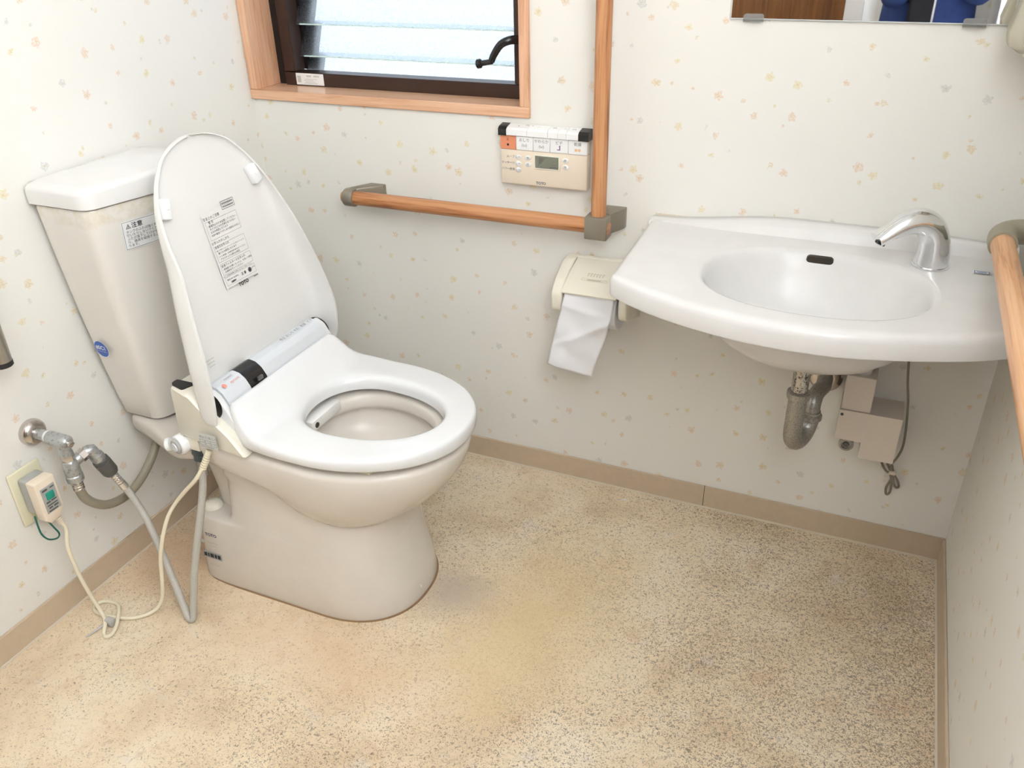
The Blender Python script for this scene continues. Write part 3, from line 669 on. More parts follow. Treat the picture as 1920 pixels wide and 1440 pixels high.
bm = NB(); disc(bm, tM1, -0.0175, -0.004, 0.0048); flat('brand_dot', bm, 'redink', c1)
# nozzle cover seen through the seat opening
bm = NB(); box(bm, (0.448, YC-0.045, 0.376), (0.474, YC+0.055, 0.400), 0.004); nz = obj('nozzle_cover', bm, 'lid', base)
bm = NB(); turned(bm, (0.4735, YC-0.030, 0.388), (1, -0.1, 0), [(0, 0.006), (0.0012, 0.006)], 14); obj('nozzle_hole', bm, 'dark', nz)
# ---- the raised lid: a shell whose rim gets deeper towards the hinge
LT = [  # z, half width, plate x, rim front x
 (0.4545, 0.1870, 0.350, 0.372), (0.459, 0.1895, 0.343, 0.379), (0.468, 0.1910, 0.3385, 0.3835), (0.482, 0.1915, 0.3370, 0.3865), (0.505, 0.1915, 0.3370, 0.3885), (0.530, 0.1915, 0.3360, 0.3895), (0.554, 0.1905, 0.334, 0.388), (0.60, 0.184, 0.327, 0.380), (0.651, 0.176, 0.319, 0.368), (0.70, 0.166, 0.311, 0.355), (0.734, 0.158, 0.305, 0.345), (0.775, 0.151, 0.2975, 0.326), (0.81, 0.142, 0.2905, 0.311), (0.84, 0.130, 0.284, 0.299), (0.87, 0.112, 0.2775, 0.289), (0.89, 0.095, 0.273, 0.283), (0.905, 0.0785, 0.2695, 0.279), (0.9165, 0.055, 0.267, 0.276), (0.9235, 0.031, 0.2655, 0.2745), (0.9262, 0.012, 0.265, 0.274), (0.9266, 0.004, 0.265, 0.274)]
def lid_section(z, h, xp, xrim):
    d = xrim-xp; w = min(0.030, h*0.5)
    prof_in = []; N = 10
    def curve(sgn):
        pts = []
        for k_ in range(N+1):
            a = k_/N*PI/2; pts.append(((h-w)+w*max(0.0, math.sin(a))**0.62, xp+d*(1-max(0.0, math.cos(a))**0.62)))
        return pts
    cv = curve(1)
    th = 0.0045; fl_ = max(h-w, 0.0)
    inner = [(-p[0], p[1]) for p in reversed(cv)]+[(-fl_*0.5, xp), (0, xp), (fl_*0.5, xp)]+cv
    outer = []
    for y, x in reversed(inner):
        k2 = abs(y)/h; outer.append((y*(1+th*1.1/h*k2), x-th*(1-0.9*sm((k2-0.85)/0.15))))
    return [Vector((x, YC+y, z)) for y, x in inner+outer]
def catmull(tab, sub):
    P_ = [Vector(a) for a in tab]; P_ = [P_[0]*2-P_[1]]+P_+[P_[-1]]; out = []
    for i in range(1, len(P_)-2):
        for k_ in range(sub):
            t = k_/sub; a, b, c, d = P_[i-1:i+3]; out.append(tuple(0.5*((2*b)+(c-a)*t+(2*a-5*b+4*c-d)*t*t+(3*b-a-3*c+d)*t**3)))
    out.append(tuple(P_[-2])); return out
bm = NB(); loft(bm, [lid_section(*a) for a in catmull(LT, 4)])
lid = obj('lid', bm, 'lid', bs, 50)
lz = 0.83; lx = 0.287
for sgn in (-1, 1):
    up = Vector((-0.22, -sgn*0.30, 1)).normalized(); rt = Vector((0.0, 1, sgn*0.30)).normalized()
    Mb = plane_M((lx+0.006, YC+sgn*0.118, lz), rt, up)
    bm = NB(); box(bm, (-0.0105, -0.018, -0.006), (0.0105, 0.018, 0.010), 0.003, 2, M=Mb); bp = obj('lid_bumper', bm, 'white', lid)
    bm = NB(); box(bm, (-0.003, -0.002, 0.0098), (0.003, 0.002, 0.0125), 0.0008, M=Mb); obj('bumper_nib', bm, 'white', bp)
# printed instructions on the inside of the lid
LM = plane_M((0.3055, YC+0.006, 0.735), (0, 1, 0), (-0.203, 0, 1)) @ Matrix.Translation((0, 0, 0.0022))
bm = NB()
quad(bm, LM, -0.046, -0.080, 0.046, 0.062)
lab = flat('instruction_label', bm, 'lid', lid)
LMi = LM @ Matrix.Translation((0, 0, 0.0004))
bm = NB()
for a in ((-0.042, 0.012, 0.042, 0.046), (-0.042, -0.030, 0.042, 0.000), (-0.042, -0.055, 0.042, -0.034), (-0.042, -0.076, 0.042, -0.060)): rect_lines(bm, LMi, *a, 0.0004)
flat('label_frames', bm, 'inkgrey', lab)
bm = NB(); rect_lines(bm, LMi, 0.010, 0.055, 0.045, 0.070, 0.0008); flat('model_box', bm, 'ink', lab)
bm = NB()
for i in range(11): quad(bm, LMi, 0.0130+i*0.0027, 0.0640, 0.0130+i*0.0027+0.0019, 0.0668); quad(bm, LMi, 0.0130+i*0.0027, 0.0580, 0.0130+i*0.0027+0.0021, 0.0610)
quad(bm, LMi, 0.030, -0.0835, 0.043, -0.0815); o_ = flat('model_print', bm, 'inkgrey', lab); o_['kind'] = 'stuff'
rows = [('安全上のご注意', -0.044, 0.0510, 0.0062, 'LEFT'), ('警 告', -0.034, 0.0430, 0.0058, 'LEFT'), ('・感電防止のため設置してください', -0.041, 0.0365, 0.0049, 'LEFT'), ('タバコなどの火気類を近づけない', -0.036, 0.0310, 0.0047, 'LEFT'), ('火災の原因となります', -0.036, 0.0255, 0.0047, 'LEFT'), ('・本体や電源プラグに水や洗剤をかけない', -0.041, 0.0195, 0.0043, 'LEFT'),
 ('お手入れのしかた', -0.044, 0.0058, 0.0060, 'LEFT'), ('本体のお手入れ', -0.040, -0.0030, 0.0056, 'LEFT'), ('・乾いた布やトイレットペーパーでふかないでください', -0.041, -0.0095, 0.0032, 'LEFT'), ('傷つきの原因になります', -0.036, -0.0145, 0.0046, 'LEFT'), ('・トイレ用洗剤、住宅用洗剤は使わないでください', -0.041, -0.0205, 0.0034, 'LEFT'), ('プラスチックの割れの原因', -0.036, -0.0260, 0.0045, 'LEFT'),
 ('脱臭フィルターのお手入れ', -0.040, -0.0385, 0.0056, 'LEFT'), ('・脱臭能力が悪くなったら、水洗いで掃除', -0.041, -0.0450, 0.0044, 'LEFT'), ('お掃除を行ってください', -0.036, -0.0505, 0.0046, 'LEFT'), ('詳しくは取扱説明書をお読みになり正しくお使いください', -0.044, -0.0578, 0.0031, 'LEFT'), ('注 意', 0.008, -0.0680, 0.0062, 'CENTER', 0.0001), ('単相100V 50/60Hz', -0.038, -0.0660, 0.0040, 'LEFT'), ('1258W', -0.030, -0.0720, 0.0046, 'LEFT', 0.0003), ('◉', 0.026, -0.0680, 0.0110, 'CENTER', 0.0004), ('JAPAN', 0.037, -0.0655, 0.0032), ('TOTO', 0.0, -0.0840, 0.0096, 'CENTER', 0.0004)]
letters('label_print', rows, 'ink', lab, LMi)
fM = plane_M((0.339, YC-0.1375, 0.553), (0, 1, 0), (-0.15, 0, 1)) @ Matrix.Translation((0, 0, 0.006))
bm = NB()
for i in range(3): quad(bm, fM, -0.011+0.002*i, 0.0065-0.0065*i, 0.010-0.001*i, 0.0085-0.0065*i)
o_ = flat('faint_print', bm, 'inkfaint', lid); o_['kind'] = 'stuff'

# water fittings under the base unit
bm = NB(); turned(bm, (0.262, YC-0.150, 0.379), (-0.25, -1, -0.05), [(0, 0.020), (0.026, 0.0205), (0.030, 0.019), (0.031, 0.016)], 28); kn = obj('inlet_knob', bm, 'white', base)
bm = NB(); turned(bm, (0.2542, YC-0.1812, 0.3774), (-0.25, -1, -0.05), [(0, 0.0155), (0.003, 0.0150), (0.0045, 0.013)], 28); obj('knob_face', bm, 'grey', kn)
bm = NB(); turned(bm, (0.2535, YC-0.184, 0.3772), (-0.25, -1, -0.05), [(0, 0.010), (0.003, 0.009), (0.0032, 0.001)], 24); obj('knob_button', bm, 'silver', kn)
bm = NB(); turned(bm, (0.238, YC-0.165, 0.372), (-1, -0.35, -0.25), [(0, 0.006), (0.010, 0.006), (0.011, 0.0125), (0.019, 0.0135), (0.021, 0.010)], 12); obj('drain_wing', bm, 'white', kn)
bm = NB(); box(bm, (0.272, YC-0.170, 0.366), (0.300, YC-0.130, 0.400), 0.005); obj('inlet_block', bm, 'ivory', base)
bm = NB(); turned(bm, (0.286, YC-0.156, 0.367), (0.0, -0.12, -1), [(0, 0.016), (0.006, 0.0165), (0.010, 0.0165), (0.012, 0.014), (0.024, 0.014), (0.026, 0.0115)], 20); obj('inlet_nut', bm, pm('dark_coupling', srgb(64, 70, 70), 0.35), base)

# ================================================================== WATER VALVE on the left wall
sv = thing('stop_valve', 'corroded metal stop valve with round wall flange beside the outlet', 'valve', (0, -0.79, 0.413))
FY, FZ = -0.79, 0.413
bm = NB(); turned(bm, (0, FY, FZ), (1, 0, 0), [(0.0, 0.0265), (0.004, 0.0268), (0.010, 0.0255), (0.015, 0.0215), (0.018, 0.015), (0.0185, 0.011)], 36); obj('wall_flange', bm, 'flange', sv)
bm = NB(); turned(bm, (0.010, FY, FZ), (1, 0, -0.02), [(0, 0.0105), (0.034, 0.0105)], 24); obj('supply_pipe', bm, 'valve', sv)
bm = NB(); turned(bm, (0.043, FY, FZ-0.0006), (1, 0, -0.02), [(0, 0.0118), (0.005, 0.0122), (0.006, 0.011)], 24); obj('seal_tape', bm, 'paper', sv)
bm = NB(); turned(bm, (0.048, FY, FZ-0.001), (1, 0, -0.05), [(0, 0.0125), (0.003, 0.0135), (0.026, 0.0135), (0.034, 0.0145), (0.046, 0.0135), (0.050, 0.010), (0.0505, 0.002)], 26)
turned(bm, (0.080, FY, FZ-0.006), (0.05, 0, -1), [(0, 0.0115), (0.018, 0.0115), (0.022, 0.0125), (0.026, 0.0125)], 24); vb = obj('valve_body', bm, 'valve', sv)
bm = NB(); turned(bm, (0.0975, FY, FZ-0.004), (1, 0, -0.05), [(0, 0.0068), (0.006, 0.0064), (0.007, 0.005)], 16); box(bm, (0.1035, FY-0.006, FZ-0.006), (0.1055, FY+0.006, FZ-0.003)); obj('spindle_screw', bm, 'flange', vb)
bm = NB(); turned(bm, (0.0812, FY, FZ-0.032), (0.05, 0, -1), [(0, 0.0122), (0.002, 0.0128), (0.011, 0.0128), (0.013, 0.0122)], 6); obj('hex_nut', bm, 'flange', sv)
bm = NB(); turned(bm, (0.0818, FY, FZ-0.045), (0.03, 0, -1), [(0, 0.0125), (0.003, 0.0145), (0.030, 0.0150), (0.032, 0.0142), (0.034, 0.0158), (0.046, 0.0158), (0.049, 0.012)], 26)
turned(bm, (0.083, FY, FZ-0.056), (0.15, 1, 0.30), [(0, 0.0105), (0.022, 0.0105)], 20); obj('branch_tee', bm, 'valve', sv)
bm = NB(); turned(bm, (0.0862, FY+0.021, FZ-0.0500), (0.15, 1, 0.30), [(0, 0.0128), (0.012, 0.0128)], 6); obj('hex_nut', bm, 'flange', sv)
e0 = Vector((0.088, FY+0.033, FZ-0.0465)); e1 = Vector((0.092, -0.7470, 0.3680)); e2 = e1+Vector((0.15, 0.30, -0.94)).normalized()*0.034
bm = NB(); tube(bm, [e0, e1-(e1-e0)*0.15, e1, e1+(e2-e1)*0.15, e2], 0.0112, 20)
dv = (e2-e1).normalized(); turned(bm, e1+dv*0.016, dv, [(0, 0.0118), (0.001, 0.0138), (0.010, 0.0138), (0.011, 0.0125), (0.014, 0.0125), (0.015, 0.0142), (0.019, 0.0142)], 24); obj('elbow', bm, 'chrome' if False else 'valve', sv)
bm = NB(); q0 = e1+dv*0.030; turned(bm, q0, dv, [(0, 0.0155), (0.004, 0.0162), (0.005, 0.0145), (0.007, 0.0145), (0.008, 0.0162), (0.034, 0.0158), (0.041, 0.0125), (0.042, 0.007)], 24); obj('dark_coupling', bm, 'dgrey', sv)

# ---- grey hose from the tee up to the tank
bm = NB(); h0 = Vector((0.0832, FY, FZ-0.092))
tube(bm, [h0+Vector((0, 0, 0.006)), h0+Vector((0, 0.001, -0.022)), (0.082, -0.783, 0.274), (0.080, -0.765, 0.247), (0.076, -0.735, 0.222), (0.070, -0.690, 0.208), (0.064, -0.645, 0.212), (0.060, -0.605, 0.232), (0.058, -0.575, 0.258), (0.058, -0.555, 0.288), (0.058, -0.548, 0.306)], 0.0092, 14, 6)
hs = tag(obj('supply_hose', bm, 'hose1'), 'grey plastic hose looping from the stop valve up behind the tank', 'hose')
bm = NB()
for i in range(4): turned(bm, h0+Vector((0, 0.0002*i, 0.002-0.006*i)), (0, 0.03, -1), [(0, 0.0098), (0.001, 0.0108), (0.004, 0.0108), (0.005, 0.0098)], 18)
obj('hose_ferrule', bm, 'flange', hs)
# ---- braided hose from the elbow down to the floor and up to the bidet seat
q1 = q0+dv*0.040
bm = NB(); pth = [q1+dv*0.020, q1+dv*0.050, (0.138, -0.712, 0.205), (0.158, -0.718, 0.168), (0.185, -0.730, 0.118), (0.216, -0.746, 0.068), (0.246, -0.763, 0.026), (0.2610, -0.7715, 0.0095), (0.2700, -0.7690, 0.0105), (0.2710, -0.760, 0.040), (0.2740, -0.740, 0.110), (0.281, -0.718, 0.180), (0.2880, -0.694, 0.250), (0.2890, -0.676, 0.300), (0.287, -0.668, 0.332)]
tube(bm, pth, 0.0073, 14, 6)
wh = tag(obj('inlet_hose', bm, 'hose2'), 'translucent braided hose bent at the floor, running to the bidet seat', 'hose')
bm = NB()
for i in range(5): turned(bm, q1+dv*(0.006*i), dv, [(0, 0.0066), (0.001, 0.0085), (0.0042, 0.0085), (0.0055, 0.0066)], 18)
turned(bm, q1+dv*0.030, dv, [(0, 0.0085), (0.016, 0.0088), (0.017, 0.0075)], 18); obj('crimped_ferrule', bm, 'chrome', wh)
bm = NB(); turned(bm, (0.2868, -0.6652, 0.342), (0.02, -0.10, -1), [(0, 0.0105), (0.012, 0.011), (0.013, 0.0095), (0.034, 0.0090)], 18); obj('upper_ferrule', bm, 'trap', wh)

# ================================================================== OUTLET, PLUG AND CORD
op = thing('wall_outlet', 'pale yellow outlet cover plate on the wall under the stop valve', 'wall outlet', (0, -0.833, 0.299))
M = plane_M((0.0, -0.833, 0.299), (0, 1, 0), (0, 0, 1))
bm = NB(); box(bm, (0.0, -0.868, 0.239), (0.0065, -0.798, 0.359), 0.0035, 3); obj('cover_plate', bm, 'plate', op)
bm = NB(); box(bm, (0.006, -0.846, 0.268), (0.0085, -0.820, 0.330), 0.001); obj('socket_insert', bm, 'grey', op)
pc = thing('power_cable', 'cream power cable with green-button plug in the outlet, tied in loops on the floor', 'power cable', (0.11, -0.84, 0.0))
bm = NB(); box(bm, (0.0088, -0.855, 0.268), (0.034, -0.811, 0.345), 0.006, 3); obj('plug_base', bm, 'grey', pc)
pp = round_poly([(-0.857, 0.262), (-0.857, 0.346), (-0.813, 0.346), (-0.813, 0.272), (-0.824, 0.256), (-0.848, 0.252)], [0.004, 0.004, 0.004, 0.006, 0.006, 0.006], 4)
bm = NB(); prism(bm, pp, lambda p: Vector((0.034, p[0], p[1])), lambda p: Vector((0.059, p[0], p[1])), inset=0.003); pb = obj('plug_body', bm, 'cream', pc, 40)
M = plane_M((0.0594, -0.8345, 0.304), (0, 1, 0), (0, 0, 1))
bm = NB(); box(bm, (-0.0155, -0.029, -0.001), (0.0155, 0.027, 0.0008), 0.0005, 1, M=M); pl = obj('plug_label', bm, 'grey', pb)
bm = NB(); box(bm, (-0.0085, -0.001, 0.0), (0.0085, 0.015, 0.0042), 0.0018, 2, M=M); obj('test_button', bm, 'greenbtn', pb)
bm = NB(); Mq = M @ Matrix.Translation((0, 0, 0.0012))
for x_, y_, w_, h_ in ((-0.013, 0.0195, 0.011, 0.004), (0.004, 0.0200, 0.009, 0.003), (-0.012, -0.0075, 0.009, 0.0035), (-0.001, -0.0070, 0.012, 0.003), (-0.012, -0.0140, 0.023, 0.0028), (-0.010, -0.0200, 0.008, 0.0035), (0.001, -0.0205, 0.010, 0.004), (-0.012, -0.0265, 0.020, 0.003)): quad(bm, Mq, x_, y_, x_+w_, y_+h_)
o_ = flat('plug_print', bm, 'dgrey', pl); o_['kind'] = 'stuff'
bm = NB()
k0 = Vector((0.047, -0.828, 0.254)); kd = Vector((0.10, 0.18, -1)).normalized()
for i in range(5): turned(bm, k0+kd*(0.0045*i), kd, [(0, 0.0070-0.0003*i), (0.0034, 0.0072-0.0003*i), (0.0036, 0.0050), (0.0045, 0.0050)], 16)
obj('strain_relief', bm, 'cream', pb)
bm = NB(); tube(bm, [(0.030, -0.858, 0.268), (0.042, -0.866, 0.252), (0.048, -0.868, 0.236), (0.050, -0.860, 0.219), (0.052, -0.845, 0.211), (0.052, -0.838, 0.217), (0.050, -0.842, 0.234), (0.048, -0.848, 0.254)], 0.0017, 8, 6); obj('earth_wire', bm, 'green', pc)
# cord: plug -> tied loops on the floor -> bidet seat
z0 = 0.0042
bm = NB(); kk = k0+kd*0.020
cpts = [kk, kk+kd*0.020, (0.058, -0.835, 0.180), (0.064, -0.836, 0.115), (0.074, -0.834, 0.060), (0.088, -0.834, 0.022), (0.102, -0.840, 0.012), (0.116, -0.853, 0.010), (0.126, -0.867, z0), (0.137, -0.872, z0), (0.142, -0.862, z0), (0.136, -0.843, 0.008), (0.122, -0.823, 0.012), (0.104, -0.804, 0.011), (0.080, -0.793, z0), (0.055, -0.798, z0), (0.046, -0.812, z0), (0.056, -0.826, z0), (0.080, -0.830, 0.005), (0.110, -0.826, 0.006), (0.140, -0.816, z0), (0.163, -0.800, z0), (0.182, -0.778, 0.012), (0.193, -0.765, 0.038), (0.198, -0.758, 0.082), (0.201, -0.749, 0.133), (0.210, -0.737, 0.182), (0.222, -0.723, 0.224), (0.236, -0.708, 0.252), (0.270, -0.706, 0.290), (0.300, -0.703, 0.322), (0.315, -0.692, 0.348)]
tube(bm, cpts, 0.0040, 10, 5)
pcd = obj('cord', bm, 'cord', pc)
bm = NB(); s0 = Vector((0.3200, -0.683, 0.364)); sdv = Vector((-0.30, -0.42, -0.95)).normalized()
for i in range(6): turned(bm, s0+sdv*(0.0050*i-0.006), sdv, [(0, 0.0068), (0.0036, 0.0068), (0.0038, 0.0048), (0.005, 0.0048)], 16)
turned(bm, s0-sdv*0.018, sdv, [(0, 0.006), (0.014, 0.006)], 16); obj('cord_strain_relief', bm, 'cord', pcd)
bm = NB(); box(bm, (0.108, -0.848, 0.001), (0.127, -0.834, 0.0175), 0.003, 2); tube(bm, [(0.112, -0.848, 0.010), (0.106, -0.868, 0.006), (0.098, -0.888, 0.003)], lambda t: 0.0030-0.0015*t, 8); obj('cable_tie', bm, 'tie', pcd)

# ================================================================== STEEL BAR on the left wall
sb = thing('steel_grab_bar', 'upright stainless steel bar with black end cap on the wall beside the tank', 'grab bar', (0.06, -0.834, 0.585))
bm = NB(); turned(bm, (0.06, -0.834, 0.598), (0, 0, 1), [(0, 0.0165), (0.72, 0.0165)], 28); obj('tube', bm, 'steel', sb)
bm = NB(); turned(bm, (0.06, -0.834, 0.589), (0, 0, 1), [(0, 0.0150), (0.0015, 0.0168), (0.010, 0.0168)], 28); obj('end_cap', bm, 'matblack', sb)
for z in (0.80, 1.25):
    bm = NB(); turned(bm, (0.0, -0.834, z), (1, 0, 0), [(0, 0.030), (0.004, 0.030), (0.008, 0.026), (0.009, 0.010), (0.05, 0.010)], 24); obj('wall_mount', bm, 'steel', sb)

# ================================================================== L-SHAPED HANDRAIL on the back wall
RY = -0.062; RR = 0.0162
lr = thing('wooden_handrail', 'L-shaped wooden handrail with grey brackets under the window', 'handrail', (0.886, 0, 0.69))
bm = NB(); turned(bm, (0.262, RY, 0.688), (1, 0, 0.0), [(0, 0.004), (0.003, 0.0115), (0.008, 0.0155), (0.012, RR), (0.634, RR)], 28); obj('horizontal_rail', bm, 'railx', lr)
bm = NB(); turned(bm, (0.886, RY, 0.700), (0, 0, 1), [(0, RR-0.0005), (0.98, RR-0.0005), (0.985, 0.010)], 28); obj('vertical_rail', bm, 'railz', lr)
def bracket_L(name, pr, z0, z1, m, parent, inset=0.0025):
    bm = NB(); prism(bm, pr, lambda p: Vector((p[0], p[1], z0)), lambda p: Vector((p[0], p[1], z1)), inset=inset); return obj(name, bm, m, parent, 40)
# end bracket: band round the rail end and an arm back to the wall
bm = NB(); turned(bm, (0.274, RY, 0.688), (1, 0, 0), [(0, 0.0195), (0.0015, 0.0205), (0.024, 0.0205), (0.0255, 0.0195)], 32)
pr = round_poly([(0.274, -0.058), (0.306, 0.0), (0.345, 0.0), (0.345, -0.012), (0.2995, -0.056)], [0.003, 0.001, 0.001, 0.004, 0.003], 3)
prism(bm, pr, lambda p: Vector((p[0], p[1], 0.6690)), lambda p: Vector((p[0], p[1], 0.7075)), inset=0.002); obj('end_bracket', bm, 'bracket', lr, 40)
# corner bracket
bm = NB(); box(bm, (0.862, RY-0.021, 0.664), (0.910, RY+0.020, 0.712), 0.003, 2)
pr = round_poly([(0.884, RY+0.018), (0.884, 0.0), (0.928, 0.0), (0.928, -0.014), (0.909, RY+0.004)], [0.001, 0.001, 0.001, 0.004, 0.003], 3)
prism(bm, pr, lambda p: Vector((p[0], p[1], 0.672)), lambda p: Vector((p[0], p[1], 0.715)), inset=0.002); cb = obj('corner_bracket', bm, 'bracket', lr, 40)
bm = NB(); turned(bm, (0.9095, RY-0.004, 0.686), (1, 0, 0), [(0, 0.0135), (0.0016, 0.0135)], 24); obj('end_plug', bm, 'railx', cb)
bm = NB(); turned(bm, (0.886, -0.002, 1.66), (0, -1, 0), [(0, 0.026), (0.008, 0.026), (0.010, 0.012), (0.06, 0.012)], 24); obj('upper_bracket', bm, 'bracket', lr)

# right-wall handrail
rr_ = thing('side_handrail', 'light beech handrail with olive grey elbow along the right wall over the basin end', 'handrail', (W, -0.6, 0.777))
RX, RZ, RQ = 1.6005, 0.777, 0.0178
bm = NB(); turned(bm, (RX, -0.165, RZ), (0, -1, 0), [(0, RQ), (1.0, RQ), (1.004, 0.012)], 32); obj('rail', bm, 'raily', rr_)
bm = NB(); tube(bm, [(RX, -0.178, RZ), (RX, -0.150, RZ), (RX+0.004, -0.128, RZ), (RX+0.018, -0.108, RZ), (RX+0.038, -0.098, RZ), (W, -0.096, RZ)], lambda t: 0.0215-0.001*t, 26, 6); obj('elbow_bracket', bm, 'bracket2', rr_)
bm = NB(); box(bm, (W-0.008, -0.150, RZ-0.035), (W-0.0005, -0.050, RZ+0.030), 0.003); obj('wall_plate', bm, 'bracket2', rr_)
for y in (-0.66, -1.12):
    bm = NB(); tube(bm, [(RX, y, RZ-0.012), (RX+0.01, y, RZ-0.035), (RX+0.035, y, RZ-0.045), (W, y, RZ-0.045)], 0.009, 16, 5); turned(bm, (W-0.006, y, RZ-0.045), (1, 0, 0), [(0, 0.026), (0.0055, 0.028)], 24); obj('support_bracket', bm, 'bracket2', rr_)

# ================================================================== REMOTE CONTROL
rc = thing('remote_control', 'cream bidet remote control with orange stop button on the wall under the window', 'remote control', (0.749, 0, 0.746))
x0, x1, ZB, ZM, ZT = 0.652, 0.846, 0.746, 0.8195, 0.8485
yf = -0.022
bm = NB(); box(bm, (x0, yf, ZB), (x1, -0.0005, ZM), 0.0025, 2); rb = obj('body', bm, 'cream', rc)
bm = NB(); box(bm, (x0+0.001, yf+0.003, ZM), (x1-0.001, -0.0005, ZT+0.014), 0.002, 1); obj('backing', bm, 'cream', rc)
us = (0, 0.185, 0.385, 0.58, 0.785, 1.0)
bnames = []
RM = plane_M((x0, yf-0.0006, 0), (1, 0, 0), (0, 0, 1)); ww = x1-x0
for i in range(5):
    bm = NB(); box(bm, (x0+us[i]*ww+0.0003, yf-0.001, ZM+0.0003), (x0+us[i+1]*ww-0.0003, yf+0.006, ZT), 0.0008, 1); b = obj('push_button', bm, 'orange' if i == 0 else 'white', rc)
    bnames.append(b)
Mx = RM @ Matrix.Translation((0, 0, 0.0008))
cx = [(us[i]+us[i+1])/2*ww for i in range(5)]
letters('button_print', [('止', cx[0], 0.8408, 0.0066), ('●', cx[0], 0.829, 0.0070)], 'ink', bnames[0], Mx)
letters('button_print', [('おしり', cx[1], 0.8405, 0.0080), ('(ω)', cx[1], 0.8305, 0.0085)], 'inkgrey', bnames[1], Mx)
letters('button_print', [('やわらか', cx[2], 0.8405, 0.0080), ('(ω)', cx[2], 0.8305, 0.0085)], 'inkgrey', bnames[2], Mx)
letters('button_print', [('ビデ', cx[3], 0.8405, 0.0080)], 'inkgrey', bnames[3], Mx)
bm = NB(); disc(bm, Mx, cx[3]+0.0015, 0.8342, 0.0016); quad(bm, Mx, cx[3]+0.0005, 0.8275, cx[3]+0.0028, 0.8328); quad(bm, Mx, cx[3]-0.0042, 0.8258, cx[3]+0.0028, 0.8278, 0.0001); flat('seated_figure', bm, 'purple', bnames[3])
letters('button_print', [('乾燥', cx[4], 0.8405, 0.0080)], 'inkgrey', bnames[4], Mx)
bm = NB(); disc(bm, Mx, cx[4]-0.0035, 0.8290, 0.0030); disc(bm, Mx, cx[4]+0.0035, 0.8290, 0.0030); flat('drying_mark', bm, 'orangeink', bnames[4])
# keys along the sloping top
tq = [0.082, 0.325, 0.56, 0.675, 0.77, 0.905]
for i in range(5):
    a, b = x0+tq[i]*ww+0.0003, x0+tq[i+1]*ww-0.0003
    pr = [(yf-0.0055, ZT+0.0015), (yf-0.0055, ZT+0.0125), (yf-0.0005, ZT+0.0165), (-0.004, ZT+0.0205), (-0.002, ZT+0.0015)]
    bm = NB(); prism(bm, pr, lambda p: Vector((a, p[0], p[1])), lambda p: Vector((b, p[0], p[1]))); obj('top_key', bm, 'white', rc, 20)
TMx = plane_M((x0, yf+0.008, ZT+0.0190), (1, 0, 0), (0, 1, 0.22)) @ Matrix.Translation((0, 0, 0.0008))
letters('key_print', [('▲', 0.21*ww, -0.002, 0.0045), ('水勢', 0.30*ww, 0.003, 0.0042), ('弱', 0.36*ww, 0.003, 0.0042), ('―', 0.44*ww, -0.001, 0.006), ('温度', 0.62*ww, 0, 0.0048), ('ノズル', 0.73*ww, 0, 0.0042), ('前後', 0.84*ww, 0, 0.0048)], 'inkgrey', rc, TMx)
for a, b in ((x0-0.002, x0+0.082*ww), (x0+0.905*ww, x1+0.004)):
    bm = NB(); pr = [(yf-0.0065, ZT+0.0005), (yf-0.0065, ZT+0.0135), (yf-0.0005, ZT+0.0180), (-0.003, ZT+0.0215), (-0.001, ZT+0.0005)]
    prism(bm, pr, lambda p: Vector((a, p[0], p[1])), lambda p: Vector((b, p[0], p[1]))); obj('end_block', bm, 'black', rc, 20)
hh = ZM-ZB
fz = lambda f: ZM-f*hh
bm = NB(); box(bm, (x0+0.395*ww, yf-0.0022, fz(0.50)), (x0+0.695*ww, yf+0.002, fz(0.085)), 0.0012, 1); sc = obj('screen_surround', bm, 'ivory', rb)
bm = NB(); box(bm, (x0+0.41*ww, yf-0.0028, fz(0.46)), (x0+0.68*ww, yf+0.001, fz(0.115)), 0.0005, 1); obj('lcd_screen', bm, 'lcd', sc)
bm = NB(); SM = plane_M((x0, yf-0.0032, 0), (1, 0, 0), (0, 0, 1))
for i in range(6): quad(bm, SM, 0.455*ww, fz(0.165+0.033*i), (0.535-0.010*i)*ww, fz(0.150+0.033*i))
quad(bm, SM, 0.60*ww, fz(0.345), 0.655*ww, fz(0.332)); quad(bm, SM, 0.58*ww, fz(0.425), 0.665*ww, fz(0.395)); quad(bm, SM, 0.475*ww, fz(0.425), 0.490*ww, fz(0.40)); flat('screen_segments', bm, 'dgrey', sc)
for u, f, s in ((0.21, 0.20, '入/切'), (0.21, 0.385, '入/切'), (0.21, 0.565, '入/切'), (0.325, 0.205, '強'), (0.325, 0.39, '弱'), (0.757, 0.19, '前'), (0.757, 0.375, '後')):
    bm = NB(); c = Vector((x0+u*ww, yf, fz(f)))
    rg = lambda k_, d: [c+Vector((0.0066*k_*math.cos(2*PI*j/20), -d, 0.0052*k_*math.sin(2*PI*j/20))) for j in range(20)]
    loft(bm, [rg(1, -0.001), rg(1, 0.0012), rg(0.86, 0.0022), rg(0.3, 0.0025)]); kb = obj('round_key', bm, 'white', rb, 50)
    letters('key_print', [(s, u*ww, fz(f), 0.0050 if len(s) > 1 else 0.0066)], 'inkgrey', kb, plane_M((x0, yf-0.0029, 0), (1, 0, 0), (0, 0, 1)))
letters('panel_print', [('ムーブ', 0.168*ww, fz(0.20), 0.0062, 'RIGHT'), ('マッサージ', 0.168*ww, fz(0.385), 0.0062, 'RIGHT'), ('パワー脱臭', 0.168*ww, fz(0.565), 0.0062, 'RIGHT'), ('TOTO', 0.475*ww, fz(0.905), 0.0078, 'CENTER', 0.0003)], 'inkgrey', rb, RM)

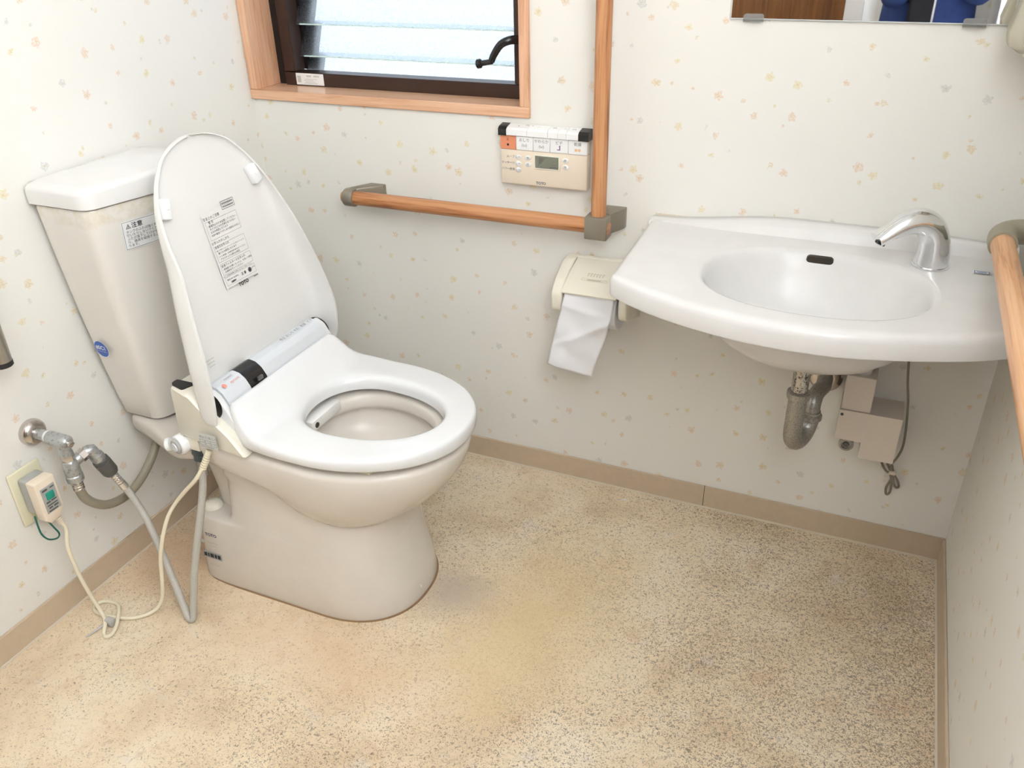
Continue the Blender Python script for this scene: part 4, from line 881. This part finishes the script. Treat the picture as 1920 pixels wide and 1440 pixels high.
# ================================================================== PAPER HOLDER + ROLL
ph = thing('paper_holder', 'ivory plastic toilet paper holder on the wall beside the basin', 'paper holder', (0.88, 0, 0.48))
bm = NB(); box(bm, (0.800, -0.014, 0.470), (0.968, -0.0005, 0.600), 0.006, 2); obj('back_plate', bm, 'holder', ph)
for a, b in ((0.800, 0.8255), (0.9485, 0.968)):
    pr = round_poly([(-0.002, 0.598), (-0.030, 0.597), (-0.085, 0.572), (-0.110, 0.545), (-0.108, 0.505), (-0.070, 0.488), (-0.002, 0.470)], [0.001, 0.02, 0.03, 0.02, 0.02, 0.03, 0.001], 4)
    bm = NB(); prism(bm, pr, lambda p: Vector((a, p[0], p[1])), lambda p: Vector((b, p[0], p[1])), inset=0.004); obj('side_arm', bm, 'holder', ph, 45)
bm = NB(); pr = [(-0.012, 0.596), (-0.060, 0.5835), (-0.100, 0.5665), (-0.118, 0.5555), (-0.117, 0.5525), (-0.098, 0.5630), (-0.058, 0.5795), (-0.012, 0.591)]
prism(bm, pr, lambda p: Vector((0.827, p[0], p[1])), lambda p: Vector((0.947, p[0], p[1]))); cv = obj('cover_flap', bm, 'holder', ph, 40)
cM = plane_M((0.887, -0.078, 0.5765), (1, 0, 0), (0, 0.93, 0.36)) @ Matrix.Translation((0, 0, 0.0010))
bm = NB()
for i in range(6): quad(bm, cM, -0.018+i*0.0065, 0.006, -0.0165+i*0.0065, 0.016); quad(bm, cM, -0.018+i*0.0065, 0.014, -0.0135+i*0.0065, 0.0155, 0.0001)
o_ = flat('embossed_print', bm, 'emboss', cv); o_['kind'] = 'stuff'
bm = NB(); rect_lines(bm, cM, -0.028, -0.007, 0.028, -0.001, 0.0007); quad(bm, cM, -0.015, -0.0055, 0.015, -0.003); flat('embossed_bar', bm, 'emboss', cv)
bm = NB(); turned(bm, (0.826, -0.062, 0.512), (1, 0, 0), [(0, 0.010), (0.122, 0.010)], 16); obj('spindle', bm, 'grey', ph)
tr_ = thing('toilet_paper_roll', 'white toilet paper roll with a long crumpled end hanging from the holder', 'toilet paper', (0.89, -0.062, 0.46))
bm = NB(); n = 40; rx0, rx1 = 0.833, 0.943
turned(bm, (rx0, -0.062, 0.512), (1, 0, 0), [(0, 0.0195), (0, 0.046), (0.001, 0.047), (rx1-rx0-0.001, 0.047), (rx1-rx0, 0.046), (rx1-rx0, 0.0195)], 48, cap0=False, cap1=False); rl = obj('roll', bm, 'tissue', tr_, 45)
bm = NB(); turned(bm, (rx0-0.0003, -0.062, 0.512), (1, 0, 0), [(0, 0.0196), (rx1-rx0+0.0006, 0.0196)], 32, cap0=False, cap1=False); obj('cardboard_core', bm, 'core', rl)
bm = NB(); NU, NV = 26, 34; rows_ = []
for j in range(NV+1):
    v = j/NV; row = []
    for i in range(NU+1):
        u = i/NU
        xl = 0.833-0.040*v**1.1; xr_ = 0.941-0.040*v**1.15+0.004*math.sin(v*5)
        x = xl+(xr_-xl)*u
        z = 0.554-0.185*v-0.008*u*v*v+0.012*(1-u)*v*v*0.6
        y = -0.1125-0.004*math.sin(v*PI)
        # a sharp diagonal fold plus soft wrinkles
        dline = (v-0.30)-(1-u)*0.42
        y -= 0.007*math.exp(-(dline/0.055)**2)*sm(v*3)*(0.35+0.65*u) + 0.003*math.exp(-((v-0.16-0.10*u)/0.03)**2)
        y -= 0.0022*math.sin(9*u+6*v)*v+0.0015*math.sin(17*v-5*u)+0.006*v*v*math.sin(3.0*u+0.6)
        row.append(Vector((x, y, z)))
    rows_.append(row)
vv = [[bm.verts.new(p) for p in r] for r in rows_]
for j in range(NV):
    for i in range(NU): bm.faces.new((vv[j][i], vv[j][i+1], vv[j+1][i+1], vv[j+1][i]))
hp = obj('hanging_sheet', bm, 'tissue', tr_, 60); sd = hp.modifiers.new('thickness', 'SOLIDIFY'); sd.thickness = 0.0006

# ================================================================== WASH BASIN
ZD = 0.705
wb = thing('wash_basin', 'white porcelain wall basin with oval bowl and curved front edge', 'wash basin', (1.33, 0, 0.54))
fr = [Vector((p.x, p.y)) for p in smooth_path([(x, y, 0) for x, y in ((1.000, -0.344), (1.065, -0.386), (1.15, -0.4215), (1.245, -0.4455), (1.325, -0.4515), (1.40, -0.4460), (1.49, -0.4225), (1.575, -0.3900), (1.642, -0.352))], 7)]
cA = round_poly([(0.986, -0.001), fr[0], fr[3]], [0.0, 0.016, 0.0], 6)[7:14]; cB = round_poly([fr[-4], fr[-1], (1.650, -0.001)], [0.0, 0.016, 0.0], 6)[7:14]
out_poly = [Vector((0.986, -0.001))]+list(cA)+fr[4:-4]+list(cB)+[Vector((1.650, -0.001))]
BC = Vector((1.330, -0.243))
def ray_out(t):
    d = Vector((math.cos(t), math.sin(t))); best = None
    for i in range(len(out_poly)):
        a = out_poly[i-1]; b = out_poly[i]; e = b-a; den = d.x*e.y-d.y*e.x
        if abs(den) < 1e-12: continue
        w = a-BC; s = (w.x*e.y-w.y*e.x)/den; q = (w.x*d.y-w.y*d.x)/den
        if s > 0 and -1e-4 <= q <= 1+1e-4 and (best is None or s < best): best = s
    return BC+d*best
angs = sorted(set([2*PI*i/150 for i in range(150)]+[math.atan2(p[1]-BC.y, p[0]-BC.x) % (2*PI) for p in out_poly]))
OUT = [ray_out(t) for t in angs]
def oval(a, b, n=2.25, c=BC): 
    r = []
    for t in angs:
        # true polar radius of a superellipse in direction t
        cx_, sy_ = abs(math.cos(t)), abs(math.sin(t)); q = ((cx_/a)**n+(sy_/b)**n)**(-1/n); r.append(c+Vector((math.cos(t), math.sin(t)))*q)
    return r
def insetO(k_):
    r = []
    for p in OUT:
        d = (p-BC); r.append(BC+d*(1-k_/d.length))
    return r
def at(ps, z): return [Vector((p[0], p[1], z)) for p in ps]
rim = oval(0.188, 0.143); 
rings = [at(oval(0.176, 0.128), 0.665), at(insetO(0.024), 0.665), at(insetO(0.006), 0.6645), at(insetO(0.0015), 0.666), at(OUT, 0.670), at(OUT, 0.692), at(insetO(0.0012), 0.699), at(insetO(0.0045), 0.7035), at(insetO(0.011), ZD+0.0008), at(insetO(0.024), ZD)]
mid = [a.lerp(b, 0.5) for a, b in zip(insetO(0.024), oval(0.196, 0.151))]
rings += [at(mid, ZD-0.0008), at(oval(0.197, 0.152), ZD-0.0015), at(oval(0.191, 0.146), ZD-0.003), at(oval(0.186, 0.1405), ZD-0.0075), at(oval(0.181, 0.1355), ZD-0.017), at(oval(0.172, 0.127), ZD-0.040), at(oval(0.157, 0.114), ZD-0.070), at(oval(0.130, 0.092), ZD-0.102), at(oval(0.090, 0.062), ZD-0.124), at(oval(0.045, 0.032), ZD-0.133), at(oval(0.019, 0.019, 2.0), ZD-0.135)]
bm = NB(); loft(bm, rings, False, True)
# underside of the bowl
UC = Vector((1.33, -0.226))
loft(bm, [at(oval(0.178, 0.130), 0.668), at(oval(0.174, 0.126), 0.635), at(oval(0.158, 0.114), 0.600), at(oval(0.128, 0.090, 2.25, UC), 0.566), at(oval(0.085, 0.058, 2.25, UC), 0.546), at(oval(0.035, 0.030, 2.25, UC), 0.541)], False, True)
# rear ledge, highest in the middle
sec = []
for i in range(41):
    x = 0.987+(1.649-0.987)*i/40; t = (x-0.987)/0.662
    h = 0.0235*sm(min(1, t/0.42))*(1-0.35*sm((t-0.72)/0.28))+0.001
    yb = -0.043+0.012*sm((t-0.75)/0.25)+0.010*(1-sm(t/0.25))
    pr = [(-0.001, ZD-0.006), (yb-0.010, ZD-0.006), (yb-0.004, ZD+0.001), (yb+0.003, ZD+h*0.55), (yb+0.010, ZD+h*0.93), (yb+0.015, ZD+h), (-0.004, ZD+h), (-0.001, ZD+h-0.002)]
    sec.append([Vector((x, p[0], p[1])) for p in pr])
loft(bm, sec)
basin = obj('basin', bm, 'sink', wb, 50)
# overflow slot in the rear of the bowl
ov = Matrix.Translation((1.3270, -0.1085, 0.6915)) @ Matrix.Rotation(R(-68), 4, 'X')
bm = NB()
def slot(k_, d): 
    r = []
    for j in range(28):
        a = 2*PI*j/28; sx_ = math.copysign(0.016, math.cos(a)); r.append(ov @ Vector((sx_*(1)+0.0075*k_*math.cos(a), 0.0075*k_*math.sin(a), d)))
    return r
loft(bm, [slot(1.0, -0.004), slot(1.0, 0.0016), slot(0.88, 0.0022)]); obj('overflow_slot', bm, 'dark', basin)
bm = NB(); turned(bm, (BC.x, BC.y, ZD-0.1352), (0, 0, 1), [(0, 0.021), (0.002, 0.021), (0.003, 0.017), (0.0005, 0.012)], 28); obj('drain_ring', bm, 'chrome', basin)
M = plane_M((1.588, -0.118, ZD+0.0004), (1, 0, 0), (0, 1, 0)); bm = NB(); quad(bm, M, -0.012, -0.007, 0.014, 0.007, 0.0004); sk = flat('maker_sticker', bm, 'paper', basin)
bm = NB(); rect_lines(bm, M, -0.011, -0.006, 0.013, 0.006, 0.0012, 0.0008); quad(bm, M, -0.006, -0.001, 0.008, 0.001, 0.0008); flat('sticker_print', bm, 'bluesticker', sk)
bm = NB(); box(bm, (0.99, -0.004, ZD+0.0), (1.645, -0.0005, ZD+0.004)); obj('sealant', bm, 'caulk', basin)

# faucet
fa = thing('sensor_faucet', 'curved chrome sensor faucet standing on the basin corner', 'faucet', (1.508, -0.106, ZD))
fb = Vector((1.508, -0.106, ZD)); dd = Vector((-0.86, -0.51, 0)).normalized()
def fpt(h, z): return fb+dd*h+Vector((0, 0, z))
path = [fpt(0.0, 0.0), fpt(0.0, 0.018), fpt(0.0015, 0.036), fpt(0.006, 0.054), fpt(0.018, 0.072), fpt(0.036, 0.081), fpt(0.056, 0.080), fpt(0.075, 0.072), fpt(0.094, 0.061), fpt(0.108, 0.053)]
P = smooth_path(path, 6); rings = []; nP = len(P); side = Vector((0, 0, 1)).cross(dd).normalized()
for i, p in enumerate(P):
    d = (P[min(i+1, nP-1)]-P[max(i-1, 0)]).normalized(); up = d.cross(side).normalized(); t = i/(nP-1)
    a = 0.0290-0.0035*sm(t/0.4)-0.0065*sm((t-0.4)/0.6); b = 0.0285-0.0055*sm(t/0.5)-0.0115*sm((t-0.5)/0.5)
    rings.append([p+side*a*math.cos(2*PI*j/32)+up*b*math.sin(2*PI*j/32) for j in range(32)])
bm = NB(); loft(bm, rings); obj('spout', bm, 'chrome', fa, 50)
bm = NB(); turned(bm, fb+Vector((0, 0, -0.0005)), (0, 0, 1), [(0, 0.0315), (0.002, 0.0315), (0.003, 0.029)], 36); obj('base_ring', bm, 'chrome', fa)
tip = P[-1]; td = (P[-1]-P[-3]).normalized()
bm = NB(); turned(bm, tip-td*0.012+Vector((0, 0, -0.0055)), Vector((0.0, 0, -1))+td*0.8, [(0, 0.009), (0.010, 0.009), (0.011, 0.006)], 18); obj('aerator', bm, 'black', fa)

# ---- drain trap below
tp = thing('drain_trap', 'pitted chrome bottle-neck drain trap running from the basin to the wall', 'drain pipe', (1.333, -0.20, 0.345))
DX, DY = 1.333, -0.195
bm = NB(); turned(bm, (DX, DY, 0.543), (0, 0, -1), [(0, 0.0205), (0.010, 0.0205)], 24); obj('rubber_gasket', bm, 'dgrey', tp)
bm = NB(); turned(bm, (DX, DY, 0.534), (0, 0, -1), [(0, 0.021), (0.003, 0.0225), (0.016, 0.0225), (0.019, 0.0185)], 8); obj('flange_nut', bm, 'pipe', tp)
bm = NB(); turned(bm, (DX, DY, 0.523), (0, 0, -1), [(0, 0.0155), (0.075, 0.0155)], 28); obj('tail_pipe', bm, 'pipe', tp)
bm = NB(); turned(bm, (DX, DY, 0.462), (0, 0, -1), [(0, 0.0185), (0.002, 0.0215), (0.010, 0.0222), (0.016, 0.0205), (0.018, 0.0185)], 28); obj('slip_nut', bm, 'trap', tp)
UD = Vector((0.026, 0.070, 0)); R2 = UD.length/2; zc = 0.372; rt0 = Vector((DX, DY, 0))+UD
bm = NB(); arc = [Vector((DX, DY, zc))+UD*(0.5-0.5*math.cos(a))+Vector((0, 0, -R2*math.sin(a))) for a in [PI*i/14 for i in range(15)]]
tube(bm, [(DX, DY, 0.446), (DX, DY, 0.41)]+arc+[(rt0.x, rt0.y, 0.385)], 0.0172, 28); obj('u_bend', bm, 'trap', tp)
bm = NB(); turned(bm, (rt0.x, rt0.y, 0.366), (0, 0, 1), [(0, 0.019), (0.002, 0.0212), (0.010, 0.0212), (0.013, 0.0180)], 28); obj('slip_nut', bm, 'trap', tp)
bm = NB(); tube(bm, [(rt0.x, rt0.y, 0.372), (rt0.x, rt0.y, 0.388), (rt0.x, rt0.y+0.004, 0.402), (rt0.x+0.002, rt0.y+0.016, 0.412), (rt0.x+0.006, rt0.y+0.034, 0.413), (rt0.x+0.010, rt0.y+0.060, 0.406), (rt0.x+0.012, rt0.y+0.080, 0.402), (rt0.x+0.012, -0.001, 0.400)], 0.0155, 24, 4); obj('wall_elbow', bm, 'trap', tp)
bm = NB(); turned(bm, (rt0.x+0.012, 0, 0.400), (0, -1, 0), [(0.0005, 0.034), (0.003, 0.034), (0.008, 0.030), (0.012, 0.022), (0.0125, 0.0155)], 32); obj('wall_flange', bm, 'flange', tp)

# ---- sensor control box
cb_ = thing('faucet_control_box', 'stepped beige sensor control box on the wall under the basin', 'control box', (1.47, 0, 0.265))
bm = NB(); pr = [(1.410, 0.372), (1.527, 0.372), (1.527, 0.268), (1.4605, 0.268), (1.4605, 0.304), (1.410, 0.304)]
prism(bm, pr, lambda p: Vector((p[0], -0.001, p[1])), lambda p: Vector((p[0], -0.078, p[1]))); lbx = obj('lower_cover', bm, 'beige', cb_, 20)
bm = NB(); box(bm, (1.411, -0.075, 0.3725), (1.4665, -0.022, 0.4495), 0.0012, 1); obj('upper_cover', bm, 'beige', cb_)
bm = NB(); turned(bm, (1.440, -0.048, 0.449), (0, 0, 1), [(0, 0.0165), (0.018, 0.0160), (0.019, 0.0125), (0.024, 0.0125), (0.025, 0.0110), (0.12, 0.0105)], 24); obj('flexible_pipe', bm, 'lid', cb_)
for i in range(2):
    bm = NB(); turned(bm, (1.440, -0.048, 0.4665+0.012*i), (0, 0, 1), [(0, 0.0150-0.0025*i), (0.0016, 0.0150-0.0025*i)], 24); obj('pipe_ring', bm, 'dgrey', cb_)
bm = NB(); turned(bm, (1.4155, -0.0775, 0.362), (0, -1, 0), [(0, 0.0032), (0.0014, 0.0030), (0.0016, 0.001)], 14); obj('cover_screw', bm, 'dgrey', lbx)
bm = NB(); turned(bm, (1.4345, -0.026, 0.2855), (0, -1, 0), [(0, 0.0125), (0.030, 0.0125), (0.032, 0.0145), (0.040, 0.0145), (0.041, 0.010), (0.038, 0.009), (0.038, 0.001)], 26); sv2 = obj('stop_screw', bm, 'trap', cb_)
bm = NB(); turned(bm, (1.4345, -0.0635, 0.2855), (0, -1, 0), [(0, 0.0070), (0.003, 0.0062)], 6); obj('screw_head', bm, 'dgrey', sv2)
# ---- sensor cord
bm = NB(); cpt = [(1.503, -0.055, 0.663), (1.506, -0.050, 0.600), (1.511, -0.048, 0.520), (1.520, -0.048, 0.450), (1.530, -0.048, 0.400), (1.538, -0.046, 0.340), (1.541, -0.040, 0.290), (1.536, -0.030, 0.255), (1.530, -0.020, 0.232), (1.532, -0.014, 0.208), (1.538, -0.012, 0.182), (1.540, -0.010, 0.156), (1.534, -0.009, 0.147), (1.531, -0.010, 0.165), (1.537, -0.012, 0.195), (1.528, -0.012, 0.215), (1.519, -0.012, 0.232), (1.513, -0.012, 0.236), (1.512, -0.012, 0.224), (1.524, -0.014, 0.208), (1.537, -0.016, 0.206), (1.549, -0.014, 0.190), (1.554, -0.012, 0.176), (1.550, -0.011, 0.170), (1.542, -0.012, 0.182), (1.536, -0.014, 0.212), (1.528, -0.018, 0.236), (1.518, -0.030, 0.262), (1.512, -0.050, 0.272)]
tube(bm, cpt, 0.0024, 8, 5); sc_ = tag(obj('sensor_cable', bm, 'greycord'), 'thin grey cable tied in a bow beside the control box', 'cable')
bm = NB(); box(bm, (1.5285, -0.021, 0.204), (1.543, -0.0065, 0.2125), 0.003, 2); tube(bm, [(1.531, -0.018, 0.207), (1.526, -0.022, 0.203), (1.523, -0.020, 0.199)], 0.002, 8); obj('twist_tie', bm, 'caulk', sc_)

# ================================================================== MIRROR
mi_ = thing('wall_mirror', 'frameless rectangular mirror held by small clear clips above the basin', 'mirror', (1.33, 0, 1.08))
bm = NB(); box(bm, (1.1035, -0.0062, 1.0815), (1.553, -0.0006, 1.88), 0.0008, 1); obj('mirror_body', bm, 'mirroredge', mi_)
bm = NB(); M = plane_M((1.1035, -0.0065, 1.0815), (1, 0, 0), (0, 0, 1)); quad(bm, M, 0.0022, 0.0022, 0.4473, 0.7963); flat('mirror_glass', bm, 'mirror', mi_)
for x in (1.145, 1.498, 1.145, 1.498)[:2]:
    for z, s in ((1.0815, 1), (1.88, -1)):
        bm = NB(); pr = round_poly([(x-0.0175, z-0.003*s), (x+0.0175, z-0.003*s), (x+0.0175, z+0.0095*s), (x-0.0175, z+0.0095*s)], [0.001, 0.001, 0.005, 0.005], 4)
        prism(bm, pr, lambda p: Vector((p[0], -0.0068, p[1])), lambda p: Vector((p[0], -0.0095, p[1]))); box(bm, (x-0.0175, -0.0095, z-0.004*s if s > 0 else z), (x+0.0175, -0.0005, z if s > 0 else z+0.004)); obj('mirror_clip', bm, 'clear', mi_)

# ================================================================== DISPENSER on the right wall
ds = thing('soap_dispenser', 'cream plastic dispenser with clear front on the wall beside the mirror', 'dispenser', (W, -0.09, 1.04))
def drng(z, xl, y0, y1, r): return [Vector((p[0], p[1], z)) for p in round_poly([(W-0.0005, y0), (xl, y0), (xl, y1), (W-0.0005, y1)], [0.002, r, r, 0.002], 6)]
bm = NB(); loft(bm, [drng(1.046, 1.575, -0.130, -0.050, 0.02), drng(1.050, 1.568, -0.136, -0.044, 0.022), drng(1.075, 1.560, -0.140, -0.040, 0.024), drng(1.12, 1.558, -0.142, -0.038, 0.024), drng(1.24, 1.558, -0.142, -0.038, 0.024), drng(1.247, 1.565, -0.136, -0.044, 0.02)]); obj('dispenser_body', bm, 'dispenser', ds, 45)
bm = NB(); loft(bm, [[Vector((p.x-0.017, p.y, p.z)) for p in drng(z, xl, y0, y1, r)][7:-7] for z, xl, y0, y1, r in ((1.055, 1.576, -0.120, -0.060, 0.016), (1.066, 1.560, -0.132, -0.048, 0.02), (1.085, 1.557, -0.134, -0.046, 0.02), (1.13, 1.566, -0.132, -0.048, 0.02), (1.20, 1.572, -0.130, -0.050, 0.02))], False, False, closed=False); cf = obj('clear_front', bm, 'dispclear', ds, 50); sd = cf.modifiers.new('thickness', 'SOLIDIFY'); sd.thickness = 0.0015

# ================================================================== paper scrap on the floor
bm = NB(); pts = [(-0.007, -0.001, 0.001), (0.001, -0.004, 0.0015), (0.008, 0.003, 0.005), (0.001, 0.004, 0.0012)]
bm.faces.new([bm.verts.new(Vector((0.968, -0.052, 0.0003))+Vector(p)) for p in pts]); ps = tag(obj('paper_scrap', bm, 'tissue'), 'tiny white scrap of paper on the floor near the baseboard', 'paper scrap')
sd = ps.modifiers.new('thickness', 'SOLIDIFY'); sd.thickness = 0.0006

# ================================================================== THE PHOTOGRAPHER (seen in the mirror)
pe = thing('person', 'person in open blue jacket and black trousers holding a camera', 'person', (1.45, -1.97, 0))
def skin(name, chain, mat, parent, root=0, sub=2):
    """chain: list of (point, radius, index of the joint it grows from or None)"""
    me = bpy.data.meshes.new(name)
    me.from_pydata([c[0] for c in chain], [(i, c[2]) for i, c in enumerate(chain) if c[2] is not None], [])
    o = bpy.data.objects.new(name, me); link(o, parent); reg(o)
    m = o.modifiers.new('skin', 'SKIN'); m.use_smooth_shade = True
    for i, c in enumerate(chain):
        r = c[1] if isinstance(c[1], tuple) else (c[1], c[1]); me.skin_vertices[0].data[i].radius = r
    me.skin_vertices[0].data[root].use_root = True
    s_ = o.modifiers.new('smooth', 'SUBSURF'); s_.levels = sub; s_.render_levels = sub
    me.materials.append(MAT[mat]); return o
bx_, by_ = 1.45, -1.97
J = [((bx_, by_, 0.86), (0.130, 0.095), None), ((bx_, by_, 1.02), (0.135, 0.095), 0), ((bx_, by_+0.005, 1.17), (0.150, 0.105), 1), ((bx_, by_+0.01, 1.29), (0.130, 0.085), 2), ((bx_, by_+0.03, 1.37), 0.052, 3), ((bx_, by_+0.055, 1.425), 0.056, 4), ((bx_, by_+0.065, 1.485), (0.076, 0.088), 5), ((bx_, by_+0.055, 1.545), (0.066, 0.078), 6)]
for sg in (-1, 1):
    n0 = len(J)
    el = (1.338, -1.855, 0.935) if sg < 0 else (1.600, -1.860, 0.950); ha = (1.352, -1.765, 1.185) if sg < 0 else (1.468, -1.765, 1.185)
    J += [((bx_+sg*0.155, by_, 1.29), 0.058, 3), (((bx_+sg*0.17+el[0])/2, (by_+el[1])/2, 1.11), 0.045, n0), (el, 0.039, n0+1), (((el[0]+ha[0])/2, (el[1]+ha[1])/2, (el[2]+ha[2])/2+0.01), 0.036, n0+2), (ha, 0.024, n0+3), ((ha[0]-sg*-0.002, ha[1]+0.028, ha[2]+0.030), (0.036, 0.018), n0+4)]
    p_ = n0+5; hp_ = Vector(J[p_][0])
    for f_ in range(4):       # four fingers curl round the camera grip
        q_ = len(J); b_ = hp_+Vector((sg*0.004, 0.008, 0.020-f_*0.017)); ln = (0.030, 0.034, 0.032, 0.026)[f_]
        J += [(tuple(b_+Vector((sg*0.002, 0.010, 0.0))), 0.0095, p_), (tuple(b_+Vector((0, ln, 0.002))), 0.0085, q_), (tuple(b_+Vector((-sg*0.022, ln+0.008, 0.002))), 0.0075, q_+1)]
    q_ = len(J); J += [(tuple(hp_+Vector((-sg*0.006, -0.006, 0.024))), 0.010, p_), (tuple(hp_+Vector((-sg*0.022, -0.004, 0.040))), 0.009, q_)]
    l0 = len(J); J += [((bx_+sg*0.085, by_, 0.78), 0.082, 0), ((bx_+sg*0.095, by_+0.01, 0.46), 0.056, l0), ((bx_+sg*0.10, by_-0.005, 0.28), 0.050, l0+1), ((bx_+sg*0.10, by_-0.01, 0.075), 0.034, l0+2), ((bx_+sg*0.105, by_+0.11, 0.035), (0.036, 0.026), l0+3)]
body = skin('body', J, 'skin', pe)
# jacket with sleeves, hem at the hips
K = [((bx_, by_, 0.70), (0.185, 0.135), None), ((bx_, by_, 1.02), (0.160, 0.115), 0), ((bx_, by_+0.005, 1.17), (0.166, 0.120), 1), ((bx_, by_+0.01, 1.30), (0.138, 0.094), 2), ((bx_, by_+0.02, 1.345), 0.070, 3)]
for sg in (-1, 1):
    el = (1.338, -1.855, 0.935) if sg < 0 else (1.600, -1.860, 0.950); ha = (1.352, -1.765, 1.185) if sg < 0 else (1.468, -1.765, 1.185); n0 = len(K)
    K += [((bx_+sg*0.157, by_, 1.29), 0.070, 3), (((bx_+sg*0.17+el[0])/2, (by_+el[1])/2, 1.11), 0.058, n0), (el, 0.053, n0+1), (((el[0]+ha[0])/2, (el[1]+ha[1])/2, (el[2]+ha[2])/2+0.01), 0.046, n0+2), ((ha[0], ha[1]-0.006, ha[2]-0.016), 0.034, n0+3)]
jk = skin('jacket', K, 'jacket', pe)
# dark shirt front showing between the open edges, lanyard beside it
def torso_patch(name, x0_, x1_, off, mat, z0_=0.80, z1_=1.30):
    bm = NB(); rows2 = []
    for j in range(9):
        z = z0_+(z1_-z0_)*j/8; rw = []
        for i in range(7):
            x = x0_+(x1_-x0_)*i/6; rw.append(Vector((x, by_+0.128+off-0.45*(x-bx_)**2-0.02*abs(z-1.05), z)))
        rows2.append(rw)
    v2 = [[bm.verts.new(p) for p in r] for r in rows2]
    for j in range(8):
        for i in range(6): bm.faces.new((v2[j][i], v2[j][i+1], v2[j+1][i+1], v2[j+1][i]))
    o = obj(name, bm, mat, pe, 60); m_ = o.modifiers.new('thickness', 'SOLIDIFY'); m_.thickness = 0.01; return o
torso_patch('shirt', 1.385, 1.462, 0.0, 'trousers'); torso_patch('lanyard', 1.4635, 1.4695, 0.004, 'lanyard', 0.86, 1.30)
L_ = [((bx_, by_, 0.92), (0.165, 0.122), None)]
for sg in (-1, 1):
    n0 = len(L_); L_ += [((bx_+sg*0.088, by_, 0.75), 0.104, 0), ((bx_+sg*0.096, by_+0.01, 0.46), 0.072, n0), ((bx_+sg*0.10, by_-0.005, 0.25), 0.066, n0+1), ((bx_+sg*0.10, by_-0.01, 0.055), 0.058, n0+2)]
skin('trousers', L_, 'trousers', pe)
for sg in (-1, 1):
    bm = NB(); pr = round_poly([(-0.07, 0.0), (0.19, 0.0), (0.19, 0.035), (0.10, 0.07), (0.0, 0.085), (-0.07, 0.075)], [0.01, 0.02, 0.03, 0.03, 0.02, 0.02], 4)
    prism(bm, pr, lambda p: Vector((bx_+sg*0.102-0.045, by_+p[0], p[1])), lambda p: Vector((bx_+sg*0.102+0.045, by_+p[0], p[1])), inset=0.015); obj('shoe', bm, 'shoe', pe)
# hair, eyes, nose, mouth, ears
hc = Vector((bx_, by_+0.055, 1.525))
bm = NB(); bmesh.ops.create_icosphere(bm, subdivisions=3, radius=1.0)
for v in bm.verts:
    v.co = hc+Vector((v.co.x*0.088, v.co.y*0.100-0.010, v.co.z*0.098+0.006))
bmesh.ops.delete(bm, geom=[v for v in bm.verts if v.co.z < hc.z-0.045 or (v.co.y > hc.y+0.045 and v.co.z < hc.z+0.045)], context='VERTS'); hr = obj('hair', bm, 'hair', pe, 60); m_ = hr.modifiers.new('thickness', 'SOLIDIFY'); m_.thickness = 0.012
def blob(name, c, s_, mat):
    bm = NB(); bmesh.ops.create_icosphere(bm, subdivisions=2, radius=1.0)
    for v in bm.verts: v.co = Vector(c)+Vector((v.co.x*s_[0], v.co.y*s_[1], v.co.z*s_[2]))
    return obj(name, bm, mat, body, 60)
for sg in (-1, 1):
    ey = blob('eye', (bx_+sg*0.030, by_+0.128, 1.497), (0.012, 0.008, 0.007), 'paper'); blob('ear', (bx_+sg*0.077, by_+0.050, 1.492), (0.008, 0.018, 0.028), 'skin'); blob('pupil', (bx_+sg*0.030, by_+0.134, 1.495), (0.005, 0.004, 0.005), 'hair')
blob('nose', (bx_, by_+0.142, 1.472), (0.013, 0.018, 0.020), 'skin'); blob('mouth', (bx_, by_+0.128, 1.437), (0.022, 0.008, 0.005), pm('lip', srgb(180, 110, 100), 0.5))
# the camera in the hands
dc = thing('photo_camera', 'black photo camera held in the hands of the person', 'camera', (1.41, -1.745, 1.17))
bm = NB(); box(bm, (1.350, -1.765, 1.175), (1.470, -1.715, 1.258), 0.010, 3); box(bm, (1.385, -1.760, 1.25), (1.435, -1.722, 1.278), 0.008, 2); obj('camera_body', bm, 'matblack', dc)
bm = NB(); turned(bm, (1.410, -1.716, 1.214), (0, 1, 0), [(0, 0.034), (0.012, 0.034), (0.013, 0.031), (0.034, 0.031), (0.035, 0.027), (0.030, 0.026), (0.028, 0.002)], 28); obj('lens', bm, 'black', dc)
